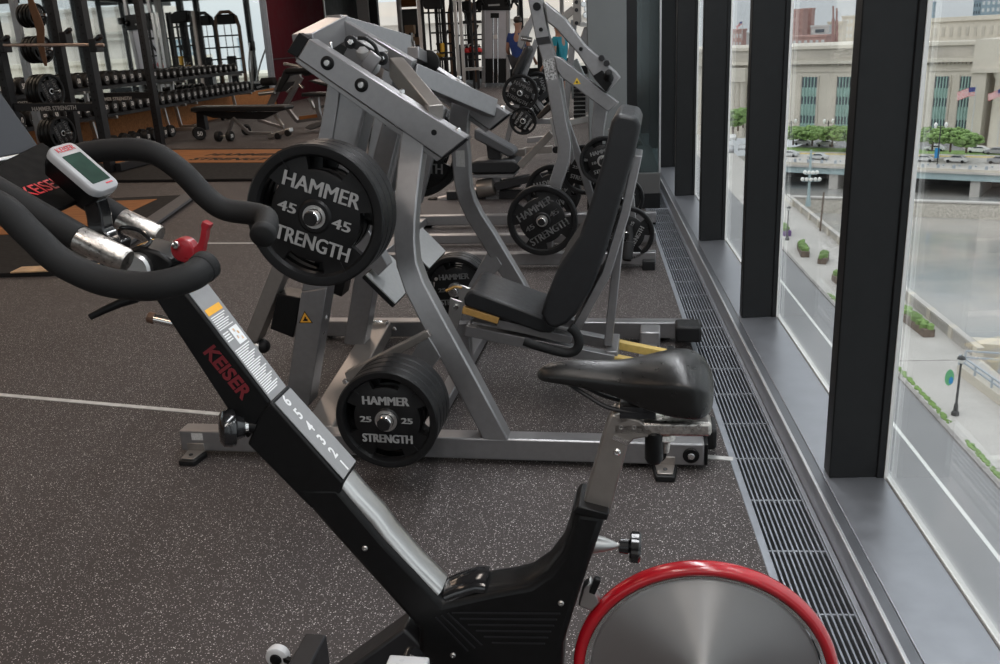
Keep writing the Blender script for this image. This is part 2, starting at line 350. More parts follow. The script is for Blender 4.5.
# main frame shroud
body = side([(290, 487), (338, 487), (385, 543), (438, 599), (443, 604), (486, 594), (529, 586), (548, 573), (563, 553), (571, 530), (575, 512), (606, 517), (594, 552), (581, 589), (563, 646), (561, 690), (432, 700), (418, 652), (418, 630), (325, 527)], -W2 - .004, W2 + .004, 'frame_shroud', 'black_plastic', .012, ang=50)
mb = MB()
for k in range(6):
    x0 = 452 + 8 * k; y = 612.5 + 6.0 * k
    A = PB.at(x0, y, -W2 - .004); B = PB.at(560 - 3 * k, y + .8, -W2 - .004); mb.bar(A, B, .004, .003, PB.n)
for k in range(3):
    A = PB.at(436 + 6 * k, 617 - 2 * k, -W2 - .004); B = PB.at(468 + 7 * k, 651 - 3 * k, -W2 - .004); mb.bar(A, B, .004, .003, PB.n)
mb.build('rib', 'rack_black', body)
for (x, y) in ((561, 603), (365, 548), (453, 655)):
    mb = MB(); o = PB.at(x, y, -W2 - .004); mb.lathe([(.0055, 0), (.0055, .002), (.004, .0035), (.0022, .0035), (.0015, .002)], o, -PB.n, 14); mb.build('screw', 'steel', body)
# bright guard strip along the lower post, and the cap over the bottom bracket
def ribbon(pts, w, lift, th, name, m, parent):
    P = [PB.at(*p, -W2 - .004) + PB.n * (W2 + .004) for p in pts]; mb = MB(); rings = []
    for i, p in enumerate(P):
        t = (P[min(i + 1, len(P) - 1)] - P[max(i - 1, 0)]).normalized(); nn = PB.n.cross(t).normalized()
        if nn.z < 0: nn = -nn
        row = [p + PB.n * (w * .5 * math.cos(k * PI / 6)) + nn * (lift + th * (math.sin(k * PI / 6) ** .6 if 0 < k < 6 else 0)) for k in range(6, -1, -1)]
        rings.append(row + [p + PB.n * w * .5 + nn * (lift - .006), p - PB.n * w * .5 + nn * (lift - .006)])
    mb.loft(rings); return mb.build(name, m, parent, 0, 50)
tag(ribbon([(334, 482), (352, 503), (372, 524), (384, 541), (412, 573), (437, 598)], .066, .000, .009, 'guard_strip', 'steel', bike), 'bright steel sweat guard strip')
ribbon([(444, 603), (456, 598), (474, 592), (484, 593)], .07, .000, .016, 'bracket_cap', 'gloss_black', bike)
ribbon([(486, 594), (508, 591), (529, 586), (548, 573), (563, 553), (571, 530), (575, 512)], .072, -.002, .007, 'shroud_spine', 'black_plastic', bike)
# seat mast
side([(606, 427), (611, 414), (640, 420), (660, 436), (634, 440), (628, 446), (609, 517), (581, 511)], -.022, .022, 'seat_post', 'silver_warm', .004)
mb = MB(); mb.bar(PB.at(613, 437, -.0225), PB.at(628, 443, -.0225), .003, .008, PB.n); mb.build('post_collar', 'chrome', bike)
mb = MB(); mb.lathe([(.0065, 0), (.0065, .002), (.004, .004), (.002, .0035)], PB.at(617, 452, -.022), -PB.n, 16); mb.build('screw', 'chrome', bike)
# mast sleeve lip
side([(572, 514), (578, 506), (609, 514), (607, 521)], -W2 - .006, W2 + .006, 'mast_collar', 'black_plastic', .003)
# saddle slider
mb = MB(); A = PB.at(612, 424, 0); B = PB.at(711, 425, 0); mb.bar(A, B, .044, .026, PB.n); mb.prism([PB.at(610, 414, -.022), PB.at(626, 408, -.022), PB.at(640, 419, -.022), PB.at(618, 428, -.022)], PB.n * .044)
sl = mb.build('saddle_slider', 'cast_steel', bike, .006); tag(sl, 'bare cast steel fore and aft slider')
mb = MB()
for k in range(7): mb.lathe([(.004, -.0006), (.004, .0012), (.0026, .0012), (.0022, -.0002)], PB.at(621 + 13 * k, 427.5, -.022) , -PB.n, 12)
mb.build('slot_hole', 'steel', sl)
# slider clamp knob
mb = MB(); p = PB.at(654, 446, -.01); mb.lathe([(.012, .030), (.0155, .026), (.016, -.022), (.012, -.030)], p, UP, 18); mb.build('slider_knob', 'black_plastic', bike)
mb = MB(); p = PB.at(665, 441, .0); mb.lathe([(.008, .02), (.016, .015), (.018, .006), (.010, .0), (.007, -.02)], p, UP, 18); mb.build('clamp_boss', 'cast_steel', bike)
# saddle
SD = [(-.285, .003, .905, .006), (-.278, .018, .917, .020), (-.255, .025, .926, .031), (-.215, .031, .930, .040), (-.170, .036, .928, .050), (-.130, .047, .929, .074), (-.095, .064, .936, .104), (-.060, .079, .943, .122), (-.035, .085, .943, .124), (-.015, .082, .936, .116), (.000, .068, .924, .082), (.007, .040, .910, .050), (.009, .012, .896, .020)]
mb = MB(); rings = []
for (s_, w_, zt, dr) in SD:
    ring = []
    for k in range(20):
        a = 2 * PI * k / 20; cx, cz = math.cos(a), math.sin(a)
        x = w_ * (abs(cx) ** .8) * (1 if cx > 0 else -1)
        if cz >= 0: z = zt - .018 * (abs(x) / max(w_, .001)) ** 2.2 * min(1, w_ / .03) - .012 * (1 - cz) * min(1, w_ / .05)
        else: z = zt - dr * (.55 + .45 * abs(cx) ** 3) * (abs(cz) ** .5 if abs(cz) < 1 else 1) - .018 * min(1, w_ / .03) * abs(cx)
        ring.append(PB.w(s_, x, z))
    rings.append(ring)
mb.loft(rings); sd = mb.build('saddle', 'saddle', bike, 0, 80, 2)
mb = MB()
for k in (-1, 1):
    mb.tube(smooth_pts([PB.w(-.235, .008 * k, .893), PB.w(-.20, .016 * k, .872), PB.w(-.16, .022 * k, .852), PB.w(-.10, .022 * k, .846), PB.w(-.04, .030 * k, .868)]), .0038, 10)
mb.bar(PB.w(-.145, 0, .845), PB.w(-.085, 0, .845), .05, .022, PB.n); mb.build('saddle_rail', 'black_metal', bike, .002)
# mast knob
mb = MB(); a = PB.at(598, 544, 0); b = PB.at(635, 547, 0); ax = (b - a).normalized(); Lk = (b - a).length
mb.lathe([(.018, -.01), (.013, .012), (.007, Lk * .45), (.005, Lk * .5), (.005, Lk * .62)], a, ax, 18); mb.build('knob_boss', 'steel', bike)
mb = MB(); a0 = a + ax * Lk * .55
prof = [(.008, 0), (.013, .002), (.014, .018), (.010, .020), (.024, .020), (.028, .023), (.028, .036), (.024, .040), (.004, .041)]
rings = []
ax1 = ax.orthogonal().normalized(); ax2 = ax.cross(ax1)
for r, h in prof:
    rings.append([a0 + ax * h + (ax1 * math.cos(2 * PI * j / 36) + ax2 * math.sin(2 * PI * j / 36)) * (r * (1 - (.09 if (j % 6) == 0 and r > .02 else 0))) for j in range(36)])
mb.loft(rings); mb.build('mast_knob', 'gloss_black', bike)
# bracket + red cable guide to the flywheel guard
side([(583, 588), (590, 582), (600, 603), (592, 612), (578, 606)], -.012, .012, 'guard_bracket', 'steel', .003)
mb = MB(); mb.bar(PB.at(592, 592, -.02), PB.at(598, 578, -.02), .014, .012, PB.n); mb.build('sensor', 'black_plastic', bike, .002)
# post height knob
mb = MB(); a = PB.at(262, 425, -.02); b = PB.at(228, 428, -.05); ax = (b - a).normalized(); Lk = (b - a).length
mb.lathe([(.016, -.03), (.015, Lk * .25), (.012, Lk * .4)], a, ax, 18); mb.build('knob_boss', 'black_plastic', bike)
mb = MB(); mb.lathe([(.010, Lk * .36), (.012, Lk * .5), (.008, Lk * .55)], a, ax, 18); mb.build('knob_ring', 'chrome', bike)
mb = MB(); mb.lathe([(.012, Lk * .5), (.019, Lk * .53), (.024, Lk * .75), (.033, Lk * .80), (.035, Lk * .95), (.033, Lk * 1.15), (.024, Lk * 1.25), (.004, Lk * 1.27)], a, ax, 28); mb.build('height_knob', 'gloss_black', bike)
# flywheel and guard
fc = PB.w(.004, 0, .310)
o = None
mb = MB(); mb.lathe([(.0, -.006), (.030, -.006), (.195, -.0065), (.205, -.006), (.2085, -.003), (.2085, .003), (.205, .006), (.03, .006), (.0, .006)], (0, 0, 0), UP, 128)
fw = mb.build('flywheel', 'flywheel', None, 0, 25); fw.parent = bike
zz = -PB.n; xx = PB.u; yy = zz.cross(xx)
fwm = Matrix(((xx.x, yy.x, zz.x, fc.x), (xx.y, yy.y, zz.y, fc.y), (xx.z, yy.z, zz.z, fc.z), (0, 0, 0, 1)))
fw.matrix_basis = world_m(bike).inverted() @ fwm; tag(fw, 'brushed steel flywheel disc')
mb = MB(); mb.lathe([(.0, .030), (.011, .030), (.013, .028), (.0135, .018), (.026, .014), (.028, .010), (.028, -.012), (.01, -.014)], fc, -PB.n, 32); mb.build('hub', 'chrome', bike)
mb = MB(); mb.lathe([(.0, .0335), (.006, .0335), (.006, .030), (.002, .029)], fc, -PB.n, 6); mb.build('hub_bolt', 'black_metal', bike)
mb = MB(); pts = [fc + PB.u * (.2290 * math.cos(a)) + UP * (.2290 * math.sin(a)) for a in [math.radians(-52 + 284 * k / 80) for k in range(81)]]
rings = []
for i, p in enumerate(pts):
    rad = (p - fc).normalized()
    rings.append([p + rad * (.0120 * math.cos(2 * PI * j / 18)) + PB.n * (.018 * math.sin(2 * PI * j / 18)) for j in range(18)])
mb.loft(rings); gd = mb.build('flywheel_guard', 'red_paint', bike, 0, 60); tag(gd, 'glossy red guard over the flywheel')
mb = MB(); rings = []
for i in range(81):
    a = math.radians(-52 + 284 * i / 80); rad = PB.u * math.cos(a) + UP * math.sin(a)
    rings.append([fc + rad * r + PB.n * d for r, d in ((.213, -.012), (.219, -.012), (.219, .012), (.213, .012))])
mb.loft(rings); mb.build('guard_lining', 'chrome', bike)
mb = MB(); mb.lathe([(.075, -.03), (.08, -.02), (.08, .03), (.07, .04)], PB.w(-.42, .0, .30), -PB.n, 28)
mb.build('belt_cover', 'black_plastic', bike, .004)
# lower frame to the floor and stabilisers (mostly under the picture)
mb = MB(); mb.bar(PB.w(-.52, 0, .36), PB.w(-.88, .0, .06), .07, .10, PB.n); mb.bar(PB.w(-.40, 0, .26), PB.w(.30, 0, .055), .06, .07, PB.n); mb.build('lower_frame', 'black_metal', bike, .006)
P0 = ground(326, 639, .062); P1 = ground(303, 664, .062)
mb = MB(); c = PB.w(-.90, .18, .045); mb.bar(ground(318, 648, .04), PB.w(-.90, -.32, .04), .085, .055, UP); st = mb.build('stabilizer', 'black_metal', bike, .005)
wc = ground(278, 656, .036)
mb = MB(); mb.lathe([(.012, -.014), (.022, -.014), (.028, -.010), (.030, 0), (.028, .010), (.022, .014), (.012, .014)], wc, PB.n, 28); wh = mb.build('transport_wheel', 'white_plastic', bike); tag(wh, 'small white transport wheel')
mb = MB(); mb.lathe([(.004, -.020), (.014, -.018), (.016, -.012), (.016, .012), (.004, .018)], wc, PB.n, 18); mb.bar(wc, wc + PB.u * .05 - PB.n * .02, .012, .012); mb.build('axle', 'black_plastic', wh)
mb = MB(); mb.bar(PB.w(.30, -.28, .045), PB.w(.30, .28, .045), .085, .055, UP); mb.build('stabilizer', 'black_metal', bike, .005)
# crank and pedal on the near side
cr0 = PB.w(-.42, -.085, .30); cr1 = PB.at(412, 660, -.09)
mb = MB(); mb.tube([cr0, cr0 * .6 + cr1 * .4, cr1], [.015, .013, .016], 12); mb.lathe([(.018, -.012), (.020, -.01), (.020, .012), (.016, .014)], cr1, PB.n, 20); mb.build('crank', 'gloss_black', bike)
mb = MB(); pc = PB.at(404, 676, -.15); mb.box(pc, .075, .085, .022, Matrix.Rotation(PB.yaw, 3, 'Z')); pd = mb.build('pedal', 'white_plastic', bike, .004)
mb = MB(); mb.tube([cr1, pc], .007, 10); mb.build('spindle', 'steel', pd)
# handlebar
far = [(-1.24, 1.225, .03), (-1.262, 1.236, .10), (-1.262, 1.252, .165), (-1.221, 1.268, .21), (-1.142, 1.278, .22), (-1.058, 1.272, .22), (-1.001, 1.235, .22), (-.957, 1.184, .22), (-.920, 1.157, .22), (-.869, 1.148, .22), (-.833, 1.142, .207), (-.817, 1.132, .175), (-.812, 1.122, .145)]
near = [(-1.24, 1.225, .03), (-1.262, 1.232, .10), (-1.262, 1.25, .165), (-1.215, 1.262, .21), (-1.142, 1.268, .22), (-1.061, 1.248, .22), (-1.018, 1.204, .22), (-.977, 1.161, .22), (-.917, 1.131, .22), (-.853, 1.121, .22), (-.812, 1.123, .215), (-.781, 1.129, .195), (-.774, 1.136, .165)]
hb = MB()
for pts, sg in ((far, 1), (near, -1)):
    P = smooth_pts([PB.w(s_, sg * d_, z_) for s_, z_, d_ in pts], 8); hb.tube(P[:], .0225, 20)
    e = P[-1]; t = (P[-1] - P[-3]).normalized(); hb.lathe([(.0225, -.01), (.0240, -.008), (.0242, .008), (.021, .012), (.001, .0125)], e, t, 24)
hbar = hb.build('handlebar', 'foam', bike, 0, 60)
for sg, c0, c1, c2 in ((-1, (-30, 175), (79, 238), (128, 262)), (1, (40, 168), (121, 219), (160, 237))):
    a, m_, b = [PB.at(*p, .1 * sg) for p in (c0, c1, c2)]
    mb = MB(); mb.tube([a, m_], .0235, 20); mb.build('aero_grip', 'foam', bike)
    t = (b - m_).normalized(); L_ = (b - m_).length
    mb = MB(); mb.lathe([(.0215, -.004), (.0215, L_ - .006), (.019, L_ - .001), (.001, L_)], m_, t, 24); o = mb.build('bar_end', 'cast_steel', bike); tag(o, 'bare metal bar end')
# clamp head under the bars
side([(112, 256), (138, 246), (158, 252), (172, 262), (166, 290), (122, 286)], -.035, .035, 'clamp_head', 'black_plastic', .006)
side([(150, 272), (180, 266), (186, 290), (152, 292)], -W2, W2, 'post_cap', 'black_plastic', .004)
mb = MB(); mb.lathe([(.022, -.05), (.026, -.045), (.026, .045), (.022, .05)], PB.at(150, 262, 0), PB.n, 20); mb.build('clamp_barrel', 'steel', bike)
mb = MB(); mb.tube(smooth_pts([PB.at(118, 236, .03), PB.at(122, 228, .02), PB.at(138, 230, 0), PB.at(150, 240, -.02), PB.at(146, 246, -.03)]), .004, 10); mb.build('cable', 'gloss_black', bike)
mb = MB(); mb.bar(PB.at(140, 247, .0), PB.at(156, 240, .05), .012, .004); mb.build('cable_tag', 'orange_ink', bike)
# red gear lever
lv = MB(); c = PB.at(185, 249, -.02); lv.lathe([(.018, -.012), (.021, -.010), (.021, .010), (.018, .012)], c, PB.n, 28)
P = [PB.at(*p, -.02) for p in ((184, 256), (198, 252), (204, 240), (206, 228), (208, 222))]
lv.sweep(smooth_pts(P, 5), [.030 - .020 * min(1, k / 9) + (.004 if k > 15 else 0) for k in range(21)], .016, PB.n); rl = lv.build('gear_lever', 'red_plastic', bike, .004); tag(rl, 'red resistance lever')
mb = MB(); mb.lathe([(.007, 0), (.006, .004), (.001, .005)], PB.at(176, 245, -.034), -PB.n, 14); mb.build('lever_screw', 'chrome', bike)
# black quick-release lever under the bars
mb = MB(); mb.tube([PB.at(137, 297, -.05), PB.at(120, 303, -.06), PB.at(104, 310, -.07), PB.at(90, 317, -.08)], [.010, .008, .007, .006], 12); mb.build('release_lever', 'black_plastic', bike)
# console on its stalk
TL, TR, BR, BL = PB.at(41, 150, -.045), PB.at(74, 144, .025), PB.at(118, 186, .02), PB.at(99, 197, -.045)
lx = ((TR - TL) + (BR - BL)).normalized(); ly = ((TL - BL) + (TR - BR)).normalized(); lz = lx.cross(ly).normalized(); ly = lz.cross(lx)
cc = (TL + TR + BR + BL) / 4; cw = ((TR - TL).length + (BR - BL).length) / 2; ch = ((TL - BL).length + (TR - BR).length) / 2
def rrect(w, h, r, z, o=(0, 0)):
    return [cc + lx * (o[0] + sx * (w / 2 - r) + r * math.cos(a)) + ly * (o[1] + sy * (h / 2 - r) + r * math.sin(a)) + lz * z for sx, sy, a0 in ((1, 1, 0), (-1, 1, 90), (-1, -1, 180), (1, -1, 270)) for a in [math.radians(a0 + 22.5 * k) for k in range(5)]]
mb = MB(); mb.loft([rrect(cw * .80, ch * .82, .012, -.040), rrect(cw * .95, ch * .95, .016, -.022), rrect(cw, ch, .018, -.008)]); con = mb.build('console', 'black_plastic', bike, 0, 50)
mb = MB(); mb.loft([rrect(cw, ch, .018, -.008), rrect(cw * 1.01, ch * 1.005, .018, 0), rrect(cw * .97, ch * .985, .016, .005), rrect(cw * .90, ch * .955, .012, .0065)]); fb = mb.build('bezel', 'console_shell', con, 0, 50)
mb = MB(); mb.loft([rrect(cw * .68, ch * .60, .002, .0066, (0, -ch * .03)), rrect(cw * .68, ch * .60, .002, .0072, (0, -ch * .03))]); mb.build('screen', 'screen', con)
mb = MB(); mb.text('KEISER', cw * .22, frame4(cc + ly * ch * .385 + lz * .0072, lx, ly), 0, .0003); mb.build('lettering', 'red_ink', con)
mb = MB(); mb.bar(cc - ly * ch * .385 + lx * cw * .05 + lz * .0072, cc - ly * ch * .385 + lx * cw * .3 + lz * .0072, .0025, .0006, ly); mb.build('red_mark', 'red_ink', con)
mb = MB(); base = cc - ly * ch * .36 - lz * .03
mb.sweep(smooth_pts([base, PB.at(99, 215, 0), PB.at(102, 231, 0), PB.at(112, 241, 0), PB.at(126, 247, 0)], 5), .030, .034, PB.n); mb.build('console_stalk', 'gloss_black', bike, .007, 50)
# media tray: leaning grey back, ledge and the logo plate below
dA, dB = -.13, .125
e0, e1 = PB.at(-14, 71, dB), PB.at(42, 150, dB); sh = PB.n * (dA - dB)
nn = (e1 - e0).cross(PB.n).normalized()
mb = MB(); mb.prism([e0, e1, e1 + sh, e0 + sh], nn * (-.012)); tr = mb.build('media_tray', 'tray_grey', bike, .004)
g0, g1 = PB.at(43, 152, dB), PB.at(44, 170, dB)
mb = MB(); mb.bar(g0 + PB.n * .004, g0 + sh, .012, .008, nn); mb.build('tray_lip', 'steel', tr, .002)
mb = MB(); mb.prism([g0, g1, g1 - PB.u * .06, g0 - PB.u * .06], sh); mb.build('tray_ledge', 'black_plastic', tr, .004)
p = [PB.at(-12, 181, -.115), PB.at(36, 208, -.11), PB.at(52, 211, -.10), PB.at(86, 200, .02), PB.at(91, 192, .045), PB.at(62, 160, .115), PB.at(35, 160, .12), PB.at(-8, 178, -.05)]
fn = (p[1] - p[0]).cross(p[4] - p[0]).normalized(); fn = fn if fn.z > 0 else -fn
p = [q - fn * (q - p[0]).dot(fn) for q in p]
mb = MB(); mb.prism(p, -fn * .008); lp = mb.build('logo_plate', 'logo_black', bike, .003)
def onp(x, y): r = ray(x, y); c = V((0, 0, HC)); return c + r * ((p[0] - c).dot(fn) / r.dot(fn))
ta, tb = onp(22, 195), onp(64, 181); tx = (tb - ta).normalized()
mb = MB(); mb.text('KEISER', (tb - ta).length / 3.3, frame4((ta + tb) / 2 + fn * .001, tx, fn.cross(tx)), 0, .0004); mb.build('lettering', 'red_ink', lp)
# ================================================================ weight plates (face towards -y, local origin at the centre of the front face)
def make_plate(Rr, th, num, name):
    root = empty(name)
    k = Rr / .225; NA = 96
    prof = [(.0262, 0), (.048, 0), (.055, .006 * 1), (.128, .006), (.146, .012), (.186, .012), (.194, .001), (.200, 0), (.219, 0), (.225, .006)]
    mb = MB(); bm = mb.bm; rings = []
    pts = [(r * k if i else r, y) for i, (r, y) in enumerate(prof)]
    full = pts + [(r, th - y) for r, y in pts[::-1]]
    hole = lambda j: any(abs((j + .5) - c) % NA < 6 or abs((j + .5) - c) % NA > NA - 6 for c in (0, 24, 48, 72))
    rows = [[bm.verts.new((r * math.cos(2 * PI * j / NA), y, r * math.sin(2 * PI * j / NA))) for j in range(NA)] for r, y in full]
    n = len(rows)
    for i in range(n):
        A, B = rows[i], rows[(i + 1) % n]
        for j in range(NA):
            a, b = i, (i + 1) % n
            if hole(j) and ((a, b) in ((4, 5), (n - 6, n - 5))): continue
            bm.faces.new((A[j], A[(j + 1) % NA], B[(j + 1) % NA], B[j]))
    for j in range(NA):                                     # walls of the grip openings
        j2 = (j + 1) % NA
        if hole(j):
            bm.faces.new((rows[4][j], rows[4][j2], rows[n - 5][j2], rows[n - 5][j])); bm.faces.new((rows[5][j], rows[5][j2], rows[n - 6][j2], rows[n - 6][j]))
            if not hole(j - 1): bm.faces.new((rows[4][j], rows[5][j], rows[n - 6][j], rows[n - 5][j]))
            if not hole(j2): bm.faces.new((rows[4][j2], rows[5][j2], rows[n - 6][j2], rows[n - 5][j2]))
    mb.build('rubber_disc', 'plate_face', root, 0, 30)
    mb = MB()
    for y0, y1 in ((-.0012, .006), (th - .006, th + .0012)):
        mb.loft([[(r * math.cos(2 * PI * j / 32), y, r * math.sin(2 * PI * j / 32)) for j in range(32)] for r, y in ((.0262, y0), (.037, y0), (.037, y1), (.0262, y1))], False, True)
    mb.build('hub_ring', 'steel', root)
    mb = MB()
    for fy, sg in ((-.0003, 1), (th + .0003, -1)):
        fr = lambda x, z: Matrix(((sg, 0, 0, sg * x), (0, 0, -sg, fy + .0045 * sg), (0, 1, 0, z), (0, 0, 0, 1)))
        lk = k * (1 if num == '45' else .80)
        for e in (-.0016, 0, .0016):
            mb.text('HAMMER', .068 * lk, fr(e, .087 * k), 0, .0012, .93); mb.text('STRENGTH', .068 * lk, fr(e, -.087 * k), 0, .0012, .82)
            for x in (-.091, .091): mb.text(num, .046 * lk, fr(x * k + e, 0), 0, .0012, 1.4)
    l = mb.build('lettering', 'white_plate_ink', root); tag(l, 'pale raised lettering')
    mb = MB()                                                # moulded seam lines on the rim
    for q in range(4):
        a = PI / 4 + q * PI / 2
        c = V((math.cos(a), 0, math.sin(a)))
        mb.bar(c * Rr * .72 + V((0, .0055, 0)), c * Rr * .86 + V((0, .0008, 0)), .0022, .003, (-c.z, 0, c.x))
        mb.bar(c * Rr * .86 + V((0, .0003, 0)), c * Rr * .985 + V((0, .0006, 0)), .0022, .002, (-c.z, 0, c.x))
        mb.bar(c * Rr * 1.0 + V((0, .004, 0)), c * Rr * 1.0 + V((0, th - .004, 0)), .0022, .002, (-c.z, 0, c.x))
    mb.build('seam', 'rubber', root)
    return root
mat('white_plate_ink', (.34, .34, .34), .55, 0, .06)
P45 = make_plate(.225, .050, '45', 'weight_plate'); P25 = make_plate(.172, .045, '25', 'weight_plate')
P10 = make_plate(.150, .040, '10', 'weight_plate')
_used = set()
def put_plate(proto, pos, yaw, roll, label, group=None, tilt=0.0, cat='weight plate'):
    o = proto if proto.name not in _used else copy_tree(proto)
    if o is proto: _used.add(proto.name); KIDS[proto.name] = children(proto)
    o.location = pos; o.rotation_euler = (tilt, roll, yaw); o['label'] = label; o['category'] = cat
    if group: o['group'] = group
    elif 'group' in o: del o['group']
    return o
# ================================================================ the near plate-loaded leg press
PM = Plane((.375, 2.85, 0), -4.2); DM = 1.44; DH = 1.42; HI = .20      # floor frame depth, head depth, head inset
lp_ = empty('leg_press_machine', PM.w(-.95, DM / 2, 0), PM.yaw, 'large silver leg press with black back pad, just behind the black indoor cycle', 'exercise machine')
def both(f, d0, d1):
    """build a side member and its mirror image on the far side"""
    f(d0, d1); f(DM - d1, DM - d0)
def face(poly, d_ref, d0, d1, name, m='silver', bevel=.005, parent=None, mirror=True):
    P = [PM.sz(x, y, d_ref) for x, y in poly]
    for a, b in ([(d0, d1), (DH - d1, DH - d0)] if mirror else [(d0, d1)]):
        mb = MB(); mb.prism([PM.w(s_, a, z) for s_, z in P], PM.n * (b - a)); o = mb.build(name, m, parent or lp_, bevel)
    return o
def strut(p0, d0, p1, d1, w, h, name, m='silver', bevel=.004, side=None, parent=None):
    mb = MB(); mb.bar(PM.at(*p0, d0), PM.at(*p1, d1), w, h, side); return mb.build(name, m, parent or lp_, bevel)
def bolt(mbp, d, r=.011, m='chrome', washer=0, parent=None, plane=None, h=.012, mirror=False):
    pl = plane or PM
    for k in ((0, 1) if mirror else (0,)):
        s_, z = pl.sz(*mbp, d); dd = d if k == 0 else DM - d; ax = -pl.n if k == 0 else pl.n
        o = pl.w(s_, dd, z)
        if washer:
            mb = MB(); mb.lathe([(washer, -.002), (washer, .004), (washer * .86, .006), (r * 1.1, .006), (r * 1.1, .001)], o, ax, 28); mb.build('washer', 'black_plastic', parent or lp_)
        mb = MB(); mb.lathe([(r, -.002), (r, h * .7), (r * .8, h), (r * .3, h)], o, ax, 6 if not washer else 18); mb.build('bolt', m, parent or lp_)
# base beams
def beam(d0, d1):
    mb = MB(); mb.prism([PM.w(-1.935, d0, .022), PM.w(.0, d0, .022), PM.w(.0, d0, .104), PM.w(-1.935, d0, .104)], PM.n * (d1 - d0)); mb.build('base_beam', 'silver', lp_, .006)
    mb = MB(); mb.prism([PM.w(.0, d0 + .003, .024), PM.w(.012, d0 + .003, .024), PM.w(.012, d0 + .003, .102), PM.w(.0, d0 + .003, .102)], PM.n * (d1 - d0 - .006)); mb.build('end_cap', 'black_plastic', lp_, .003)
    for s_ in (-1.915, -.175):
        k = -1 if d0 < .5 else 1; e = d0 if k < 0 else d1
        mb = MB(); mb.prism([PM.w(s_, e, .0), PM.w(s_ + .085, e, .0), PM.w(s_ + .075, e + k * .085, .0), PM.w(s_ + .010, e + k * .085, .0)], (0, 0, .022)); ft = mb.build('foot', 'rubber', lp_, .005)
        mb = MB(); mb.prism([PM.w(s_ + .008, e - k * .002, .022), PM.w(s_ + .077, e - k * .002, .022), PM.w(s_ + .068, e + k * .075, .022), PM.w(s_ + .017, e + k * .075, .022)], (0, 0, .006)); mb.prism([PM.w(s_ + .008, e, .026), PM.w(s_ + .077, e, .026), PM.w(s_ + .077, e + k * .005, .026), PM.w(s_ + .008, e + k * .005, .026)], (0, 0, .03)); mb.build('foot_plate_bracket', 'silver_warm', ft, .003)
        mb = MB(); mb.lathe([(.008, 0), (.008, .004), (.005, .006)], PM.w(s_ + .043, e + k * .045, .027), UP, 14); mb.build('anchor_bolt', 'black_metal', ft)
    for s_ in ((-.155, -.045) if d0 < .5 else ()):
        bolt((0, 0), 0) if False else None
        o = PM.w(s_, d0, .062)
        mb = MB(); mb.lathe([(.028, -.002), (.028, .004), (.024, .007), (.012, .007)], o, -PM.n, 28); wsh = mb.build('washer', 'black_plastic', lp_)
        mb = MB(); mb.lathe([(.012, .004), (.012, .011), (.008, .013)], o, -PM.n, 16); mb.build('bolt', 'chrome', wsh)
    mb = MB(); k = d1 if d0 < .5 else d0 - .13
    mb.prism([PM.w(-.075, k, .045), PM.w(.045, k, .045), PM.w(.045, k, .125), PM.w(-.075, k, .125)], PM.n * .13); mb.build('rubber_bumper', 'rubber', lp_, .012)
both(beam, 0, .075)
mb = MB(); o = PM.w(-1.885, -.0008, .068); mb.prism([o, o + PM.u * .045, o + PM.u * .045 + UP * .028, o + UP * .028], PM.n * .001); mb.build('label', 'label_white', lp_)
# cross members on the floor
c0 = PM.loc(ground(319, 425, .1))[0]; c1 = PM.loc(ground(380, 322, .1))[0]; cc_ = (c0 + c1) / 2
mb = MB(); mb.bar(PM.w(c0, .075, .066), PM.w(c1, DM - .075, .066), .115, .07, PM.u); mb.build('cross_member', 'silver_warm', lp_, .005)
for d in (.10, DM - .10):
    for k in (-1, 1):
        mb = MB(); mb.lathe([(.012, 0), (.012, .008), (.008, .011)], PM.w((c0 if d < .5 else c1) + k * .085, d, .075), UP if False else PM.n * (-1 if d > .5 else 1), 6); mb.build('bolt', 'chrome', lp_)
mb = MB(); mb.box(PM.w(c1, DM - .12, .11), .11, .05, .02, Matrix.Rotation(PM.yaw, 3, 'Z')); mb.tube([PM.w(c1 - .06, DM - .13, .135), PM.w(c1, DM - .14, .125), PM.w(c1 + .03, DM - .12, .115)], .008, 8); mb.build('clip', 'chrome', lp_, .002)
mb = MB(); mb.bar(PM.w(-.20, .075, .055), PM.w(-.20, DM - .075, .055), .08, .06, PM.u); mb.build('cross_member', 'silver', lp_, .005)
mb = MB(); mb.bar(PM.w(-1.02, .075, .05), PM.w(-1.02, DM - .075, .05), .06, .05, PM.u); mb.build('cross_member', 'silver', lp_, .005)
# bent side uprights
SX = (420, 112), (415, 140), (411.5, 165), (408.5, 195), (407, 220), (407, 240), (409, 262), (417, 285), (433, 316), (470, 384), (500, 441)
SDs = (.252, .25, .235, .18, .155, .135, .115, .095, .072, .045, .0375)
Pn = [PM.sz(x, y, d) for (x, y), d in zip(SX, SDs)]
for k in (0, 1):
    mb = MB(); mb.sweep([PM.w(s_ - .03 * k, d if k == 0 else (DH if d > .13 else DM) - d, z) for (s_, z), d in zip(Pn, SDs)], [.088, .087, .084, .08, .077, .075, .075, .077, .08, .082, .084], .075, PM.n); up_ = mb.build('side_upright', 'silver', lp_, .006, 50)
mb = MB(); k = PM.n * -.0385
a, b = [PM.w(Pn[i][0] - .03, DH - SDs[i], Pn[i][1]) for i in (1, 4)]
tt = (b - a).normalized(); sd_ = PM.n.cross(tt)
q = lambda h, w_: a + tt * ((b - a).length * h) + sd_ * w_ + k
mb.prism([q(.16, -.022), q(.16, .022), q(.86, .022), q(.86, -.022)], PM.n * -.001); lb = mb.build('label', 'label_white', lp_)
mb = MB(); mb.prism([q(.10, -.022), q(.10, .022), q(.18, .022), q(.18, -.022)], PM.n * -.0015); mb.build('label_heading', 'orange_ink', lb)
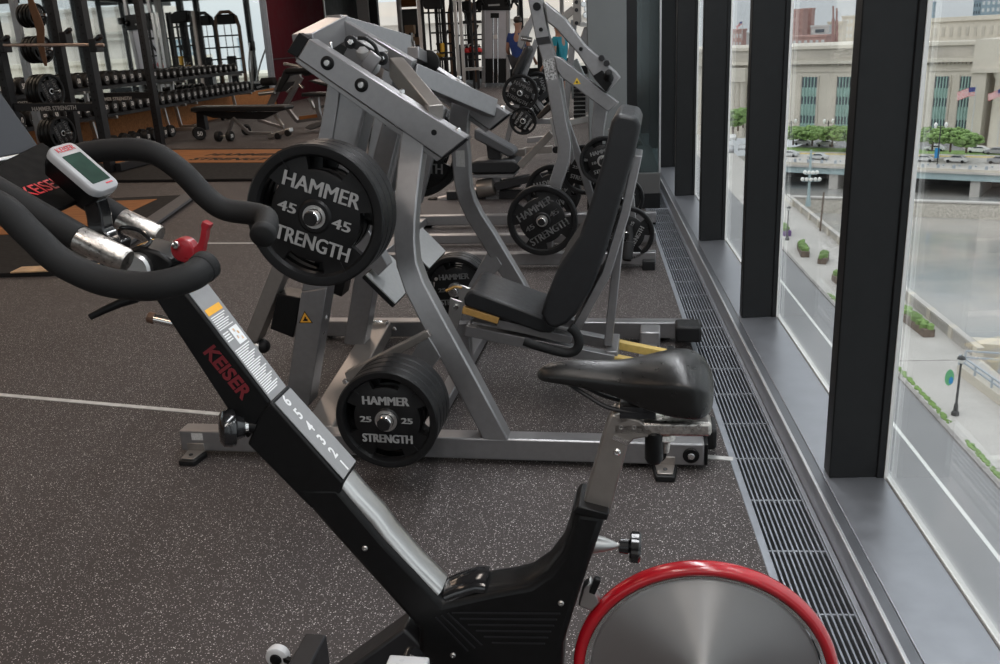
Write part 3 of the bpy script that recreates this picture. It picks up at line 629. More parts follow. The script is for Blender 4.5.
# top rails with end caps
face([(309, 38.5), (466, 138), (441.5, 158), (297, 58)], HI, HI, HI + .075, 'head_rail', 'silver', .004)
face([(466, 138), (468, 139.5), (443.5, 159.5), (441.5, 158)], HI, HI + .003, HI + .072, 'end_cap', 'black_plastic', .001)
face([(296, 58), (440, 158.5), (436, 162), (293.5, 62)], HI, HI + .014, HI + .055, 'rail_flange', 'silver', .002)
face([(286.5, 52), (298.5, 32.5), (309, 38.5), (297, 58)], HI, HI + .002, HI + .073, 'end_cap', 'black_plastic', .003)
for p in ((327.5, 63), (361.5, 85)): bolt(p, HI, .011, 'steel', .0235)
s_, z_ = PM.sz(434, 132.5, HI)
mb = MB(); mb.lathe([(.010, -.001), (.010, .001), (.002, .0012)], PM.w(s_, HI, z_), -PM.n, 20); mb.build('rail_hole', 'black_plastic', lp_)  # black disc standing in for the dark of an open hole
for p in ((402, 92), (458, 131)):
    s_, z_ = PM.sz(*p, HI + .03)
    for d in (HI + .03, DH - HI - .03):
        mb = MB(); mb.lathe([(.010, -.004), (.010, .008), (.007, .011)], PM.w(s_, d, z_), UP, 6); mb.build('bolt', 'chrome', lp_)
# chevron head, spine and wishbone braces
DF = DH - HI - .036; ca = PM.at(304, 47, HI + .036); sa_, _, za_ = PM.loc(ca); apex = PM.at(338, 28, DH / 2); sf, zf = PM.sz(404, 46, DF)
cb = PM.w(sf, DF, zf)
def bar3(a, b, w, h, name, m='silver', bevel=.004, side=None, parent=None):
    mb = MB(); mb.bar(a, b, w, h, side); return mb.build(name, m, parent or lp_, bevel)
bar3(ca - PM.u * .0, apex + (apex - ca).normalized() * .03, .075, .088, 'head_chevron'); bar3(cb, apex + (apex - cb).normalized() * .03, .075, .088, 'head_chevron')
bar3(apex, PM.at(411, 70.5, DH / 2), .07, .085, 'spine')
bar3(PM.at(396, 67, DH / 2 - .03), PM.at(436, 116, HI + .05), .055, .078, 'brace', 'silver_warm')  # orange light on the near brace put into its warm tint
bar3(PM.at(411, 73, DH / 2 + .03), PM.at(492, 108, DF - .03), .055, .078, 'brace')
# linkage hardware under the head
pc_ = PM.at(366, 54, .50); mb = MB(); mb.box(pc_, .10, .16, .085, Matrix.Rotation(PM.yaw, 3, 'Z') @ Matrix.Rotation(math.radians(35), 3, 'Y')); hw = mb.build('pivot_block', 'silver', lp_, .004)
mb = MB(); mb.lathe([(.032, -.09), (.036, -.08), (.036, .0), (.028, .022), (.010, .032)], PM.at(365, 52, .44), UP * .7 - PM.n * .7, 24); mb.build('bearing', 'pale_grey', hw)
mb = MB(); A = PM.at(351, 42, .42); B = PM.at(382, 58.5, .42); mb.bar(A, B, .012, .030, PM.n); mb.lathe([(.024, -.006), (.024, .006)], A, PM.n, 20); mb.lathe([(.024, -.006), (.024, .006)], B, PM.n, 20); lk = mb.build('bearing_plate', 'black_metal', lp_, .002)
for p in ((351, 42), (382, 58.5)): bolt(p, .412, .012, 'chrome', parent=lk)
mb = MB(); mb.tube(smooth_pts([PM.at(358, 38, .40), PM.at(366, 39, .40), PM.at(374, 45, .40), PM.at(378, 54, .40), PM.at(381, 60, .40)]), .007, 10); mb.build('hose', 'black_plastic', lp_)
bar3(PM.at(376, 54, .36), PM.at(366, 70, .36), .012, .05, 'link_tab', 'silver'); bar3(PM.at(330, 42, .3), PM.at(332, 52, .3), .012, .012, 'link_rod', 'chrome')
pm_ = PM.loc(PM.at(420, 60, DM - .42)); 
mb = MB(); mb.lathe([(.045, -.012), (.05, -.01), (.05, .01), (.045, .012)], PM.at(428, 62, DM - .36), PM.n, 24); mb.build('pulley', 'black_plastic', lp_)
bar3(PM.at(413, 53, DM - .5), PM.at(426, 60, DM - .3), .05, .05, 'link_tab', 'silver')
# swing links: wide front link and narrow rear link on both sides
face([(331, 74), (370, 99), (357, 152), (350, 190), (338, 235), (306, 235), (318, 150)], .32, .31, .325, 'swing_link', 'silver', .003)
face([(331, 74), (343, 82), (332, 150), (314, 235), (306, 235), (318, 150)], .32, .30, .44, 'swing_link', 'silver', .003)
face([(366, 96), (370, 99), (357, 152), (338, 235), (334, 235), (352, 152)], .32, .31, .44, 'swing_link', 'silver', .003)
face([(384, 116), (400, 127), (389, 172), (372, 240), (355, 238), (371, 165)], .32, .32, .37, 'swing_link', 'silver', .004)
for p in ((387.5, 123),): bolt(p, .318, .012, 'chrome')
# lower arm that carries weight horn and foot plate
face([(300, 214), (366, 226), (388, 266), (378, 276), (350, 246), (302, 236)], .30, .30, .37, 'press_arm', 'silver', .004, None, False)
HS, HZ = PM.sz(314, 217, -.215)
for d0, d1, k in ((-.245, .31, 0), (DM - .30, DM + .07, 1)):
    if k: HS2, HZ2 = PM.sz(414, 150, DM - .13)
    else: HS2, HZ2 = HS, HZ
    mb = MB(); mb.cyl(PM.w(HS2, d0, HZ2), PM.w(HS2, d1, HZ2), .0245, 24); h = mb.build('weight_horn', 'chrome', lp_)
    e = PM.w(HS2, d0 if k == 0 else d1, HZ2); ax = -PM.n if k == 0 else PM.n
    mb = MB(); mb.lathe([(.0215, -.01), (.0215, .006), (.0195, .008), (.001, .008)], e, ax, 24); mb.build('horn_cap', 'rubber', h)
# foot plates
e0 = PM.sz(364.5, 274.5, .28); e1 = PM.sz(395.5, 305, .28)
for d0, d1 in ((.28, .60), (DH - .60, DH - .28)):
    A, B = PM.w(e0[0], d0, e0[1]), PM.w(e1[0], d0, e1[1]); nn = (B - A).cross(PM.n).normalized(); nn = nn if nn.z > 0 else -nn; L_ = PM.n * (d1 - d0)
    mb = MB(); mb.prism([A, B, B + nn * -.02, A + nn * -.02], L_); fp = mb.build('foot_plate', 'black_plastic', lp_, .006)
    mb = MB(); t_ = (B - A).normalized(); ins = t_ * .004
    mb.prism([A + ins, B - ins, B - ins + nn * .006, A + ins + nn * .006], L_); mb.build('tread', 'pale_grey', fp, .002)
# front struts, black guard box, stop levers
face([(301, 292), (327, 288), (309, 406), (285, 402)], .30, .30, .40, 'front_strut', 'silver', .004)
face([(314, 222), (340, 226), (327, 289), (301, 292)], .30, .305, .395, 'front_strut', 'silver', .004)
for p in ((324, 317), (321, 332)):
    s_, z_ = PM.sz(*p, .35); mb = MB(); mb.lathe([(.011, -.01), (.011, .010), (.007, .014)], PM.w(s_ + .0, .35, z_), PM.u, 14); mb.build('bolt', 'chrome', lp_)
c = PM.sz(305.5, 319, .30); Rt = lambda r, a: PM.w(c[0] + r * math.cos(a), .299, c[1] + r * math.sin(a))
mb = MB(); mb.prism([Rt(.033, PI / 2), Rt(.033, PI * 7 / 6), Rt(.033, PI * 11 / 6)], PM.n * .001); wt = mb.build('warning_triangle', 'black_plastic', lp_); tag(wt, 'yellow and black warning triangle')
mb = MB(); Rt2 = lambda r, a: Rt(r, a) - PM.n * .0008; mb.prism([Rt2(.027, PI / 2), Rt2(.027, PI * 7 / 6), Rt2(.027, PI * 11 / 6)], PM.n * .0008); mb.build('triangle_field', 'orange_ink', wt)
mb = MB(); f = lambda x, z: PM.w(c[0] + x * 1.4, .2976, c[1] + z * 1.4); mb.prism([f(-.008, -.005), f(.006, -.006), f(.007, -.001), f(.002, .002), f(.003, .006), f(-.001, .008), f(-.003, .001)], PM.n * .0008); mb.build('triangle_sign', 'black_plastic', wt)
face([(277, 294), (301, 298), (293, 338), (270, 329)], .36, .36, .47, 'guard_box', 'black_plastic', .004)
face([(272, 264), (287, 268), (257, 343), (243, 339)], .36, .36, .44, 'stop_lever', 'silver_warm', .004)
for d in (.40, DM - .40):
    s_, z_ = PM.sz(258, 346, .40)
    mb = MB(); mb.lathe([(.030, -.03), (.032, -.02), (.032, .02), (.026, .03)], PM.w(s_ - .01, d, z_), PM.u, 20); mb.build('stop_boss', 'steel', lp_)
    mb = MB(); mb.ball(PM.w(s_ + .022, d, z_), .030, 18); mb.build('rubber_stop', 'rubber', lp_)
a, b = PM.at(244, 338, .36), PM.at(152, 318, .36)
mb = MB(); mb.cyl(a, b, .021, 20); mb.build('storage_horn', 'chrome', lp_); mb = MB(); mb.lathe([(.021, -.015), (.024, -.012), (.024, .012), (.016, .02), (.002, .021)], b, b - a, 20); mb.build('horn_cap', 'amber_cap', lp_)
# storage horn bracket for the small plates
face([(425, 331), (441, 357), (427, 374), (400, 432), (372, 428), (408, 361)], .02, .02, .08, 'storage_bracket', 'silver', .004)
face([(343, 375), (426, 332), (430, 338), (346, 384)], .0, .015, .055, 'storage_brace', 'silver_warm', .003, None, False)
bolt((345.5, 381), .012, .010, mirror=True)
GS, GZ = PM.sz(386, 421, -.27)
GF = PM.sz(455, 290, DM + .03)
for d0, d1, k in ((-.295, .02, 0), (DM - .02, DM + .295, 1)):
    ga, gb = (GS, GZ) if k == 0 else GF
    mb = MB(); mb.cyl(PM.w(ga, d0, gb), PM.w(ga, d1, gb), .0245, 24); h = mb.build('storage_horn', 'chrome', lp_)
    e = PM.w(ga, d0 if k == 0 else d1, gb); ax = -PM.n if k == 0 else PM.n
    mb = MB(); mb.lathe([(.0215, -.01), (.0215, .006), (.0195, .008), (.001, .008)], e, ax, 24); mb.build('horn_cap', 'rubber', h)
# seat on its inclined rails
def pad(poly, dref, d0, d1, name, m='vinyl', bevel=.012, n=3):
    P = [PM.sz(x, y, dref) for x, y in poly]
    mb = MB(); mb.prism([PM.w(s_, d0, z) for s_, z in P], PM.n * (d1 - d0)); o = mb.build(name, m, lp_, bevel, 50); o.modifiers[0].segments = n; return o
pad([(463.5, 299), (467, 292), (472, 290.5), (543, 317), (556, 329), (551, 334), (540, 333), (464, 306)], .56, .56, .88, 'seat_pad', 'vinyl', .012)
pad([(541, 314), (546, 297), (557, 269), (579, 237), (592, 198), (603, 160), (611, 122), (617, 113), (637, 117), (641, 126), (635, 154), (621, 200), (607, 249), (592, 289), (577, 314), (567, 324), (556, 329), (547, 327)], .48, .48, .95, 'back_pad', 'vinyl', .016, 4)
mb = MB(); A = [PM.at(x, y, .62) for x, y in ((638, 152), (626, 208), (608, 267), (578, 322))]
mb.sweep(A, .035, .20, PM.n); mb.build('back_frame', 'silver', lp_, .004)
bar3(PM.at(622, 216, .68), PM.at(608, 344, .68), .05, .035, 'back_prop', 'silver', .004, PM.n)
ra = [PM.at(466, 329, .62), PM.at(614, 359, .62)]; tr_ = (ra[1] - ra[0]).normalized()
for dd in (0, .19):
    o_ = PM.n * dd
    bar3(ra[0] + o_, ra[1] + o_, .05, .045, 'seat_rail', 'silver', .003, PM.n); bar3(ra[1] + o_, ra[1] + tr_ * .235 + o_, .04, .035, 'rail_extension', 'yellow', .003, PM.n)
bar3(ra[1] + tr_ * .235 - PM.n * .03, ra[1] + tr_ * .235 + PM.n * .24, .05, .035, 'rail_end', 'chrome', .004, UP)
bar3(ra[1] + tr_ * -.01 - PM.n * .01, ra[1] + tr_ * -.01 + PM.n * .22, .07, .05, 'carriage_bar', 'silver', .004, UP)
a = PM.at(497, 322, .60); b = PM.at(572, 339, .60)
bar3(a, b, .04, .035, 'seat_frame', 'silver', .003, PM.n); bar3(PM.at(463, 309, .58), PM.at(499, 320, .58), .03, .030, 'seat_wedge', 'amber', .003, PM.n)
bar3(a + PM.n * .22, b + PM.n * .22, .04, .035, 'seat_frame', 'silver', .003, PM.n)
for k in (0, .2):
    mb = MB(); mb.prism([PM.at(x, y, .60) + PM.n * k for x, y in ((450, 298), (462, 302), (461, 318), (456, 330), (447, 326))], PM.n * .012); mb.build('front_bracket', 'steel', lp_, .002)
bolt((456, 307), .598, .012); 
fa = PM.at(462, 322, .715); fb_ = V(fa); fb_.z = .06; bar3(fa, fb_, .07, .05, 'front_post', 'silver', .004, PM.u)
mb = MB(); mb.tube(smooth_pts([PM.at(446, 291, .66), PM.at(455, 287, .66), PM.at(462, 288, .66)]), .006, 8); mb.build('release_handle', 'amber', lp_)
mb = MB(); P = smooth_pts([PM.at(x, y, .46) for x, y in ((524, 341), (535, 345), (552, 350), (567, 353), (576, 350), (579, 342), (576, 333), (570, 327))], 5); mb.tube(P, .0185, 16); mb.build('seat_handle', 'foam', lp_, 0, 60)
s_, z_ = PM.sz(650, 340, 1.0); mb = MB(); mb.box(PM.w(s_, 1.15, .10), .09, .12, .09, Matrix.Rotation(PM.yaw, 3, 'Z')); mb.build('rear_bracket', 'silver', lp_, .006)
# plates: three large on the arm horn, four small on the storage horn, mirrored beyond the seat
order = ['front one', 'second one', 'third one']
for k in range(3):
    put_plate(P45, PM.w(HS, -.215 + .051 * k, HZ), PM.yaw, math.radians(20 + 11 * k), ['black 45 lb weight plate facing out behind the handlebar, outermost of its stack', 'black 45 lb weight plate, middle of the three behind the handlebar', 'black 45 lb weight plate, innermost of the three behind the handlebar'][k], 'large plates on the near side of the leg press')
for k in range(4):
    put_plate(P25, PM.w(GS, -.27 + .046 * k, GZ), PM.yaw, math.radians(1.5 + 7 * k), ['black 25 lb weight plate low down by the base beam, outermost of its stack', 'second 25 lb weight plate from the outside, low by the near base beam', 'third 25 lb weight plate from the outside, low by the near base beam', 'innermost 25 lb weight plate of the low stack by the near base beam'][k], 'small plates stored low on the near side of the leg press')
for k in range(3):
    put_plate(P45, PM.w(HS2, DM - .13 + .051 * k, HZ2), PM.yaw, math.radians(4 + 13 * k), 'black 45 lb weight plate on the far arm of the nearest leg press', 'large plates on the far side of the leg press')
for k in range(3):
    put_plate(P25, PM.w(GF[0], DM + .03 + .046 * k, GF[1]), PM.yaw, math.radians(-3 + 9 * k), 'black 25 lb weight plate stored low behind the leg press seat', 'small plates stored low on the far side of the leg press')
# ================================================================ machines further down the row
def slab(pl, poly, d0, d1, name, parent, m='silver', bevel=.004, dref=None):
    dr = d0 if dref is None else dref
    mb = MB(); mb.prism([pl.w(*((lambda q: (q[0], d0, q[1]))(pl.sz(x, y, dr)))) for x, y in poly], pl.n * (d1 - d0)); return mb.build(name, m, parent, bevel)
def stick(pl, pts, w, dp, d, name, parent, m='silver', bevel=.004):
    mb = MB(); P = [pl.at(x, y, d) for x, y in pts]; mb.sweep(P, w, dp, pl.n); return mb.build(name, m, parent, bevel, 50)
def rod(pl, pts, r, d, name, parent, m='chrome', n=12):
    mb = MB(); mb.tube([pl.at(x, y, d) for x, y in pts], r, n); return mb.build(name, m, parent, 0, 60)
def ring(pl, x, y, d, r, name, parent, m='black_plastic', h=.02):
    mb = MB(); mb.lathe([(r, 0), (r, h * .8), (r * .85, h), (.0, h)], pl.at(x, y, d), -pl.n, 18); return mb.build(name, m, parent)
# ---- second plate-loaded machine in the row
P2 = Plane((.415, 5.70, 0), -4.2); D2 = 1.42
mc = empty('chest_press_machine', P2.w(-.95, D2 / 2, 0), P2.yaw, 'silver plate-loaded machine with crossed upper arms, second in the row behind the near leg press', 'exercise machine')
def floor_beam(pl, s0, s1, d0, d1, parent, z0=.025, z1=.105, m='silver', cap=True, name='base_beam'):
    mb = MB(); mb.prism([pl.w(s0, d0, z0), pl.w(s1, d0, z0), pl.w(s1, d0, z1), pl.w(s0, d0, z1)], pl.n * (d1 - d0)); mb.build(name, m, parent, .006)
for d in (0, D2 - .075): floor_beam(P2, -1.95, .0, d, d + .075, mc)
floor_beam(P2, -1.7, .0, .66, .74, mc, .025, .09)
for d0 in (-.06, D2 - .02):
    for s_ in (-1.9, -.085):
        mb = MB(); mb.prism([P2.w(s_, d0, 0), P2.w(s_ + .08, d0, 0), P2.w(s_ + .08, d0, .06), P2.w(s_, d0, .06)], P2.n * .09); mb.build('foot', 'rubber', mc, .006)
for s_ in (-1.88, -.25):
    mb = MB(); mb.bar(P2.w(s_, .075, .06), P2.w(s_, D2 - .075, .06), .08, .06, P2.u); mb.build('cross_member', 'silver', mc, .005)
pts = [(530, -30), (536, 0), (543, 36), (550, 60), (554, 84), (560, 120), (565, 144), (564, 158), (557, 180), (549, 203), (546, 250)]
stick(P2, pts, .085, .08, .10, 'upright', mc, 'silver', .006)
slab(P2, [(535.5, 38), (549, 36), (551, 43), (537.5, 45)], .05, .15, 'clamp_band', mc, 'black_metal', .002)
lb = slab(P2, [(542.5, 60), (554.5, 58), (557, 79), (546, 81)], .057, .06, 'label', mc, 'label_speck', 0)
for x, y, r in ((537, 6.5, .024), (541, 29.5, .012)): ring(P2, x, y, .06, r, 'bolt', mc)
armA = slab(P2, [(544, 1), (565, 18), (585, 45), (616, 72), (620.5, 78), (607, 93), (595, 80), (578, 54), (556, 29), (547, 22)], .03, .13, 'upper_arm', mc, 'silver', .008)
slab(P2, [(593, 76), (602, 70), (612, 83), (606, 92.5)], -.01, .03, 'arm_stop', armA, 'black_plastic', .004)
mb = MB(); mb.lathe([(.030, -.02), (.034, 0), (.026, .04), (.022, .10), (.018, .115), (.003, .118)], P2.at(608, 78, .02), -P2.n + P2.u * .1 + UP * .35, 20); mb.build('grip', 'foam', armA)
ring(P2, 581, 49, .025, .012, 'bolt', armA)
for x, y in ((602, 58), (607, 63)): ring(P2, x, y, .05, .02, 'adjuster', armA, 'black_metal', .05)
armB = slab(P2, [(554, 56), (561, 58), (619, 103), (608, 112), (561, 77), (557, 70)], .04, .12, 'lower_arm', mc, 'silver', .006)
c = P2.sz(577, 82, .035); tri = lambda r, dd: [P2.w(c[0] + r * math.cos(a), dd, c[1] + r * math.sin(a)) for a in (PI / 2, PI * 7 / 6, PI * 11 / 6)]
mb = MB(); mb.prism(tri(.026, .0385), P2.n * .001); wt = mb.build('warning_triangle', 'yellow_sign', armB); mb = MB(); mb.prism(tri(.010, .0375), P2.n * .001); mb.build('triangle_sign', 'black_plastic', wt)
slab(P2, [(594, 100), (608, 106), (604, 130), (603, 142), (592, 140), (591, 128)], .20, .30, 'hanger', mc, 'silver', .006)
stick(P2, [(556, 75), (566, 122), (584, 172), (596, 215)], .05, .05, .45, 'rear_strut', mc, 'silver')
slab(P2, [(559, 76), (562, 78), (574, 160), (571, 165)], .3, .36, 'rear_strut', mc, 'silver')
stick(P2, [(552, 133), (520, 166)], .05, .06, .70, 'seat_arm', mc, 'silver_warm')
slab(P2, [(549.5, 118), (556, 117), (560, 150), (556, 152)], .10, .12, 'adjuster_plate', mc, 'steel', .002)
ring(P2, 556, 149.5, .09, .022, 'knob', mc)
slab(P2, [(536, 117), (548, 103), (552, 105), (552, 109), (539, 120)], .50, .86, 'seat_pad', mc, 'saddle_brown', .01)
def horn(pl, s_, z, d0, d1, parent, r=.0245):
    mb = MB(); mb.cyl(pl.w(s_, d0, z), pl.w(s_, d1, z), r, 18); h = mb.build('weight_horn', 'chrome', parent)
    mb = MB(); mb.lathe([(r * .9, -.01), (r * .9, .006), (r * .8, .008), (.001, .008)], pl.w(s_, d0, z), -pl.n, 18); mb.build('horn_cap', 'rubber', h)
    return h
s_, z_ = P2.sz(542, 221, -.10); horn(P2, s_, z_, -.13, .12, mc)
put_plate(P45, P2.w(s_, -.10, z_), P2.yaw, math.radians(-31), 'black 45 lb weight plate with steeply tilted lettering, just left of the black back pad')
s_, z_ = P2.sz(550, 197, D2 - .10); horn(P2, s_, z_, D2 - .1, D2 + .3, mc)
for k in range(2): put_plate(P45, P2.w(s_, D2 + .10 + .051 * k, z_), P2.yaw, math.radians(168 - 25 * k), ['black 45 lb weight plate with upside-down lettering, just behind the plate with tilted lettering', 'black 45 lb weight plate behind the one with upside-down lettering'][k])
s_, z_ = P2.sz(603, 161, .12); horn(P2, s_, z_, .08, .4, mc)
for k in range(2): put_plate(P10, P2.w(s_, .12 + .045 * k, z_), P2.yaw, math.radians(-14 + 33 * k), ['small black weight plate hanging under the lower arm, beside the top of the back pad', 'small black weight plate right behind the one under the lower arm'][k])
s_, z_ = P2.sz(585, 170, .55)
put_plate(P25, P2.w(s_, .55, z_), P2.yaw, .3, 'black weight plate half hidden behind the strut under the lower arm')
# plates and handle showing right of the back pad
s_, z_ = P2.sz(627, 234, .0); horn(P2, s_, z_, -.06, .25, mc)
put_plate(P25, P2.w(s_, .0, z_), P2.yaw, math.radians(-62), 'black weight plate standing just right of the back pad, above the floor grille end')
s2, z2 = P2.sz(622, 199, .5); horn(P2, s2, z2, .4, .75, mc); put_plate(P10, P2.w(s2, .5, z2), P2.yaw, .5, 'small black weight plate half hidden behind the right edge of the back pad')
mb = MB(); mb.tube([P2.at(629, 226, -.02), P2.at(630, 240, -.06), P2.at(628, 247, -.09)], .022, 14); mb.lathe([(.022, 0), (.033, .01), (.033, .10), (.026, .12), (.003, .122)], P2.at(629, 242, -.08), P2.at(627, 260, -.14) - P2.at(629, 242, -.08), 18); mb.build('hand_grip', 'foam', mc)
stick(P2, [(612, 128), (630, 200), (634, 254)], .06, .06, .35, 'rear_post', mc)
# ---- seated row machine behind it on the left
P3 = Plane((-.25, 8.35, 0), -4.2)
rm = empty('row_machine', P3.w(-.8, .4, 0), P3.yaw, 'grey rowing-style machine with low black seat and sloping chest pad, behind the leg press head', 'exercise machine')
slab(P3, [(474, 129), (480, 131), (512, 149), (515, 153), (513, 157), (508, 157), (474, 139)], .1, .36, 'arm_pad', rm, 'vinyl_grey', .015)
slab(P3, [(486, 143), (500, 152), (504, 176), (490, 176)], .18, .26, 'pad_post', rm, 'black_metal', .004)
slab(P3, [(470, 163), (476, 161), (513, 160), (519, 163), (519, 170), (514, 174), (470, 174)], .0, .34, 'seat_pad', rm, 'vinyl', .02)
slab(P3, [(470, 174.5), (515, 174), (513, 178), (470, 178)], .03, .31, 'seat_plate', rm, 'silver', .004)
rod(P3, [(431, 203), (446, 199.5), (520, 182)], .045, .15, 'frame_tube', rm, 'silver', 18)
mb = MB(); a, b = P3.at(434, 202, .15), P3.at(440, 201, .15); mb.lathe([(.045, -.05), (.050, -.03), (.050, .03), (.045, .05)], a, b - a, 20); mb.build('tube_cap', 'black_plastic', rm)
mb = MB(); a, b = P3.at(478, 189, .1), P3.at(494, 186, .1); mb.lathe([(.08, 0), (.085, .01), (.085, (b - a).length), (.07, (b - a).length + .01)], a, b - a, 24); mb.build('roller', 'silver_warm', rm)
slab(P3, [(494, 184), (555, 170), (556, 176), (496, 191)], .0, .2, 'rail', rm, 'black_metal', .005)
slab(P3, [(470, 205), (478, 204), (478, 236), (470, 236)], .2, .27, 'rear_post', rm, 'silver')
slab(P3, [(484, 176), (500, 176), (499, 206), (486, 206)], .1, .2, 'seat_post', rm, 'silver')
floor_beam(P3, *(sorted((P3.loc(ground(432, 212))[0], P3.loc(ground(560, 205))[0]))), .1, .2, rm, .0, .08, 'black_metal')
slab(P3, [(487, 152), (525, 149), (525, 156), (487, 158)], .9, 1.0, 'base_beam', rm, 'silver_warm', .004)
# ---- third machine with its own back pad
P4 = Plane((-.3, 11.6, 0), -4.2)
tm = empty('shoulder_press_machine', P4.w(-.5, .3, 0), P4.yaw, 'silver machine with small black back pad far down the row, left of the crossed arms', 'exercise machine')
slab(P4, [(524, 47), (529, 45), (532, 50), (518, 78), (513, 77), (512, 72)], .0, .36, 'back_pad', tm, 'vinyl', .03)
stick(P4, [(537, 40), (520, 86), (513, 115), (506, 146)], .065, .06, .18, 'back_frame', tm)
stick(P4, [(521, 79), (545, 112)], .055, .06, .14, 'brace', tm)
rod(P4, [(521, 38), (532, 40)], .03, .1, 'head_roller', tm, 'chrome', 14)
slab(P4, [(531, 14), (536, 16), (522, 50), (517, 46), (519, 34)], .3, .4, 'upper_arm', tm, 'silver', .01)
slab(P4, [(505, 104), (521, 106), (520, 113), (506, 112)], .0, .12, 'side_bracket', tm)
slab(P4, [(528, 119), (553, 119), (553, 124), (528, 124)], .2, .3, 'base_beam', tm)
slab(P4, [(527, 138), (548, 136), (549, 142), (527, 143)], -.2, -.1, 'base_beam', tm)
slab(P4, [(523, 148), (552, 146), (552, 153), (523, 154)], -.5, -.4, 'base_beam', tm, 'silver_warm')
slab(P4, [(501, 146), (512, 146), (512, 152), (501, 152)], .1, .3, 'base_beam', tm)
rod(P4, [(520, 93), (523, 122)], .03, .2, 'weight_horn', tm)
for (x, y, d, pr, r0, lab) in ((520, 93, -.05, P45, .5, 'black weight plate under the small far back pad, upper of its two stacks'), (537, 90, .35, P45, 1.3, 'black weight plate right behind the upper stack under the small far back pad'), (523, 121, -.12, P25, 2.2, 'black weight plate low beside the far machine frame, lower of its two stacks'), (531, 110, .3, P25, .9, 'black weight plate between the two stacks of the far machine')):
    s_, z_ = P4.sz(x, y, d); put_plate(pr, P4.w(s_, d, z_), P4.yaw, r0, lab)
    horn(P4, s_, z_, d - .03, d + .2, tm)
slab(P4, [(537, 98), (549, 88), (552, 92), (541, 102)], .1, .4, 'seat_pad', tm, 'vinyl')
# ---- machine next to the column
P5 = Plane((.05, 9.3, 0), -4.2)
cm = empty('cable_row_machine', P5.w(-.3, .3, 0), P5.yaw, 'tall silver machine frame standing against the grey column', 'exercise machine')
slab(P5, [(573, -20), (580, -20), (581, 26), (573, 25)], .0, .08, 'upright', cm, 'silver_warm', .004)
slab(P5, [(589, -20), (592.5, -20), (593, 26), (589, 26)], .02, .07, 'upright', cm, 'steel', .003)
slab(P5, [(580, 22), (592, 22), (592, 26.5), (580, 26.5)], .0, .09, 'cross_bar', cm, 'steel', .003)
stick(P5, [(563, 18), (574, 9)], .07, .06, .05, 'side_arm', cm, 'silver_warm')
for y in (2, 10, 23): ring(P5, 576.5, y, -.004, .018, 'bolt', cm, 'black_metal')
for x, y in ((584, 4), (587, 9), (586, 15)): ring(P5, x, y, .05, .03, 'pulley', cm, 'chrome', .03)
slab(P5, [(584, 27), (591, 27), (592, 55), (576, 50)], .05, .25, 'shroud', cm, 'silver', .01)
stick(P5, [(594, -20), (595, 40), (596, 175)], .035, .04, .12, 'corner_post', cm, 'silver')
stick(P5, [(574, 20), (571, 60), (566, 110), (560, 170)], .06, .06, .3, 'rear_post', cm)
slab(P5, [(566, 66), (577, 58), (588, 82), (572, 100), (570, 82)], .3, .34, 'shield', cm, 'pale_shield', .01)
slab(P5, [(586, 80), (593, 80), (592, 112), (585, 112)], .1, .3, 'stack_cover', cm, 'silver')
for k in range(9):
    mb = MB(); p = P5.at(580, 82 + 4.2 * k, .15); mb.box(p, .12, .12, .032, Matrix.Rotation(P5.yaw, 3, 'Z')); mb.build('stack_weight', 'black_plastic', cm, .003)
stick(P5, [(570, 122), (590, 118), (593, 124)], .06, .2, .1, 'foot_rail', cm, 'steel')
# ================================================================ the mirror wall, racks and benches at the far left
XM = -8.5; YM = 24.85
m, N, L, b = nodes('mirror'); b.inputs['Base Color'].default_value = (.80, .84, .83, 1); b.inputs['Metallic'].default_value = 1; b.inputs['Roughness'].default_value = .015
nz = N.new('ShaderNodeTexNoise'); nz.inputs['Scale'].default_value = .4; mr = N.new('ShaderNodeMapRange'); mr.inputs[3].default_value = .012; mr.inputs[4].default_value = .03; L.new(nz.outputs['Fac'], mr.inputs[0]); L.new(mr.outputs[0], b.inputs['Roughness'])
m, N, L, b = nodes('oak')
tc = N.new('ShaderNodeTexCoord'); mp = N.new('ShaderNodeMapping'); mp.inputs['Scale'].default_value = (1.2, 9, 9); L.new(tc.outputs['Object'], mp.inputs[0])
wv = N.new('ShaderNodeTexNoise'); wv.inputs['Scale'].default_value = 3; wv.inputs['Detail'].default_value = 6; L.new(mp.outputs[0], wv.inputs['Vector'])
cr = N.new('ShaderNodeValToRGB'); cr.color_ramp.elements[0].position = .3; cr.color_ramp.elements[0].color = (.22, .085, .028, 1); cr.color_ramp.elements[1].position = .75; cr.color_ramp.elements[1].color = (.40, .175, .062, 1); L.new(wv.outputs['Fac'], cr.inputs[0]); L.new(cr.outputs[0], b.inputs['Base Color']); b.inputs['Roughness'].default_value = .65; b.inputs['Specular IOR Level'].default_value = .2
mat('black_wall', (.012, .011, .011), .6, 0, .1, 5)
mat('pale_post', (.50, .46, .44), .5, 0, .05, 10)
mat('band_tan', (.22, .12, .07), .6, 0, .1, 20)
mat('shroud_silver', (.42, .41, .44), .32, .6, .04, 6)
mat('red_rubber', (.45, .02, .02), .5, 0, .1); mat('yellow_rubber', (.55, .32, .03), .5, 0, .1)
mat('bar_steel', (.62, .48, .42), .3, 1, .06, 40)
mat('cardboard', (.40, .25, .15), .8, 0, .1)
mb = MB(); mb.box((XM - .2, (YBACK + YM) / 2, HT / 2), .3, YM - YBACK, HT); struct(mb, 'wall_left', 'wall_paint')
mb = MB(); mb.box((XM - .04, (4 + YM) / 2, (HT + .45) / 2), .02, YM - 4, HT - .45); struct(mb, 'window_mirror', 'mirror').name = 'trim_mirror'
mb = MB(); mb.box((XM - .02, (YBACK + YM) / 2, .225), .06, YM - YBACK, .45); struct(mb, 'baseboard_left', 'oak', .005)
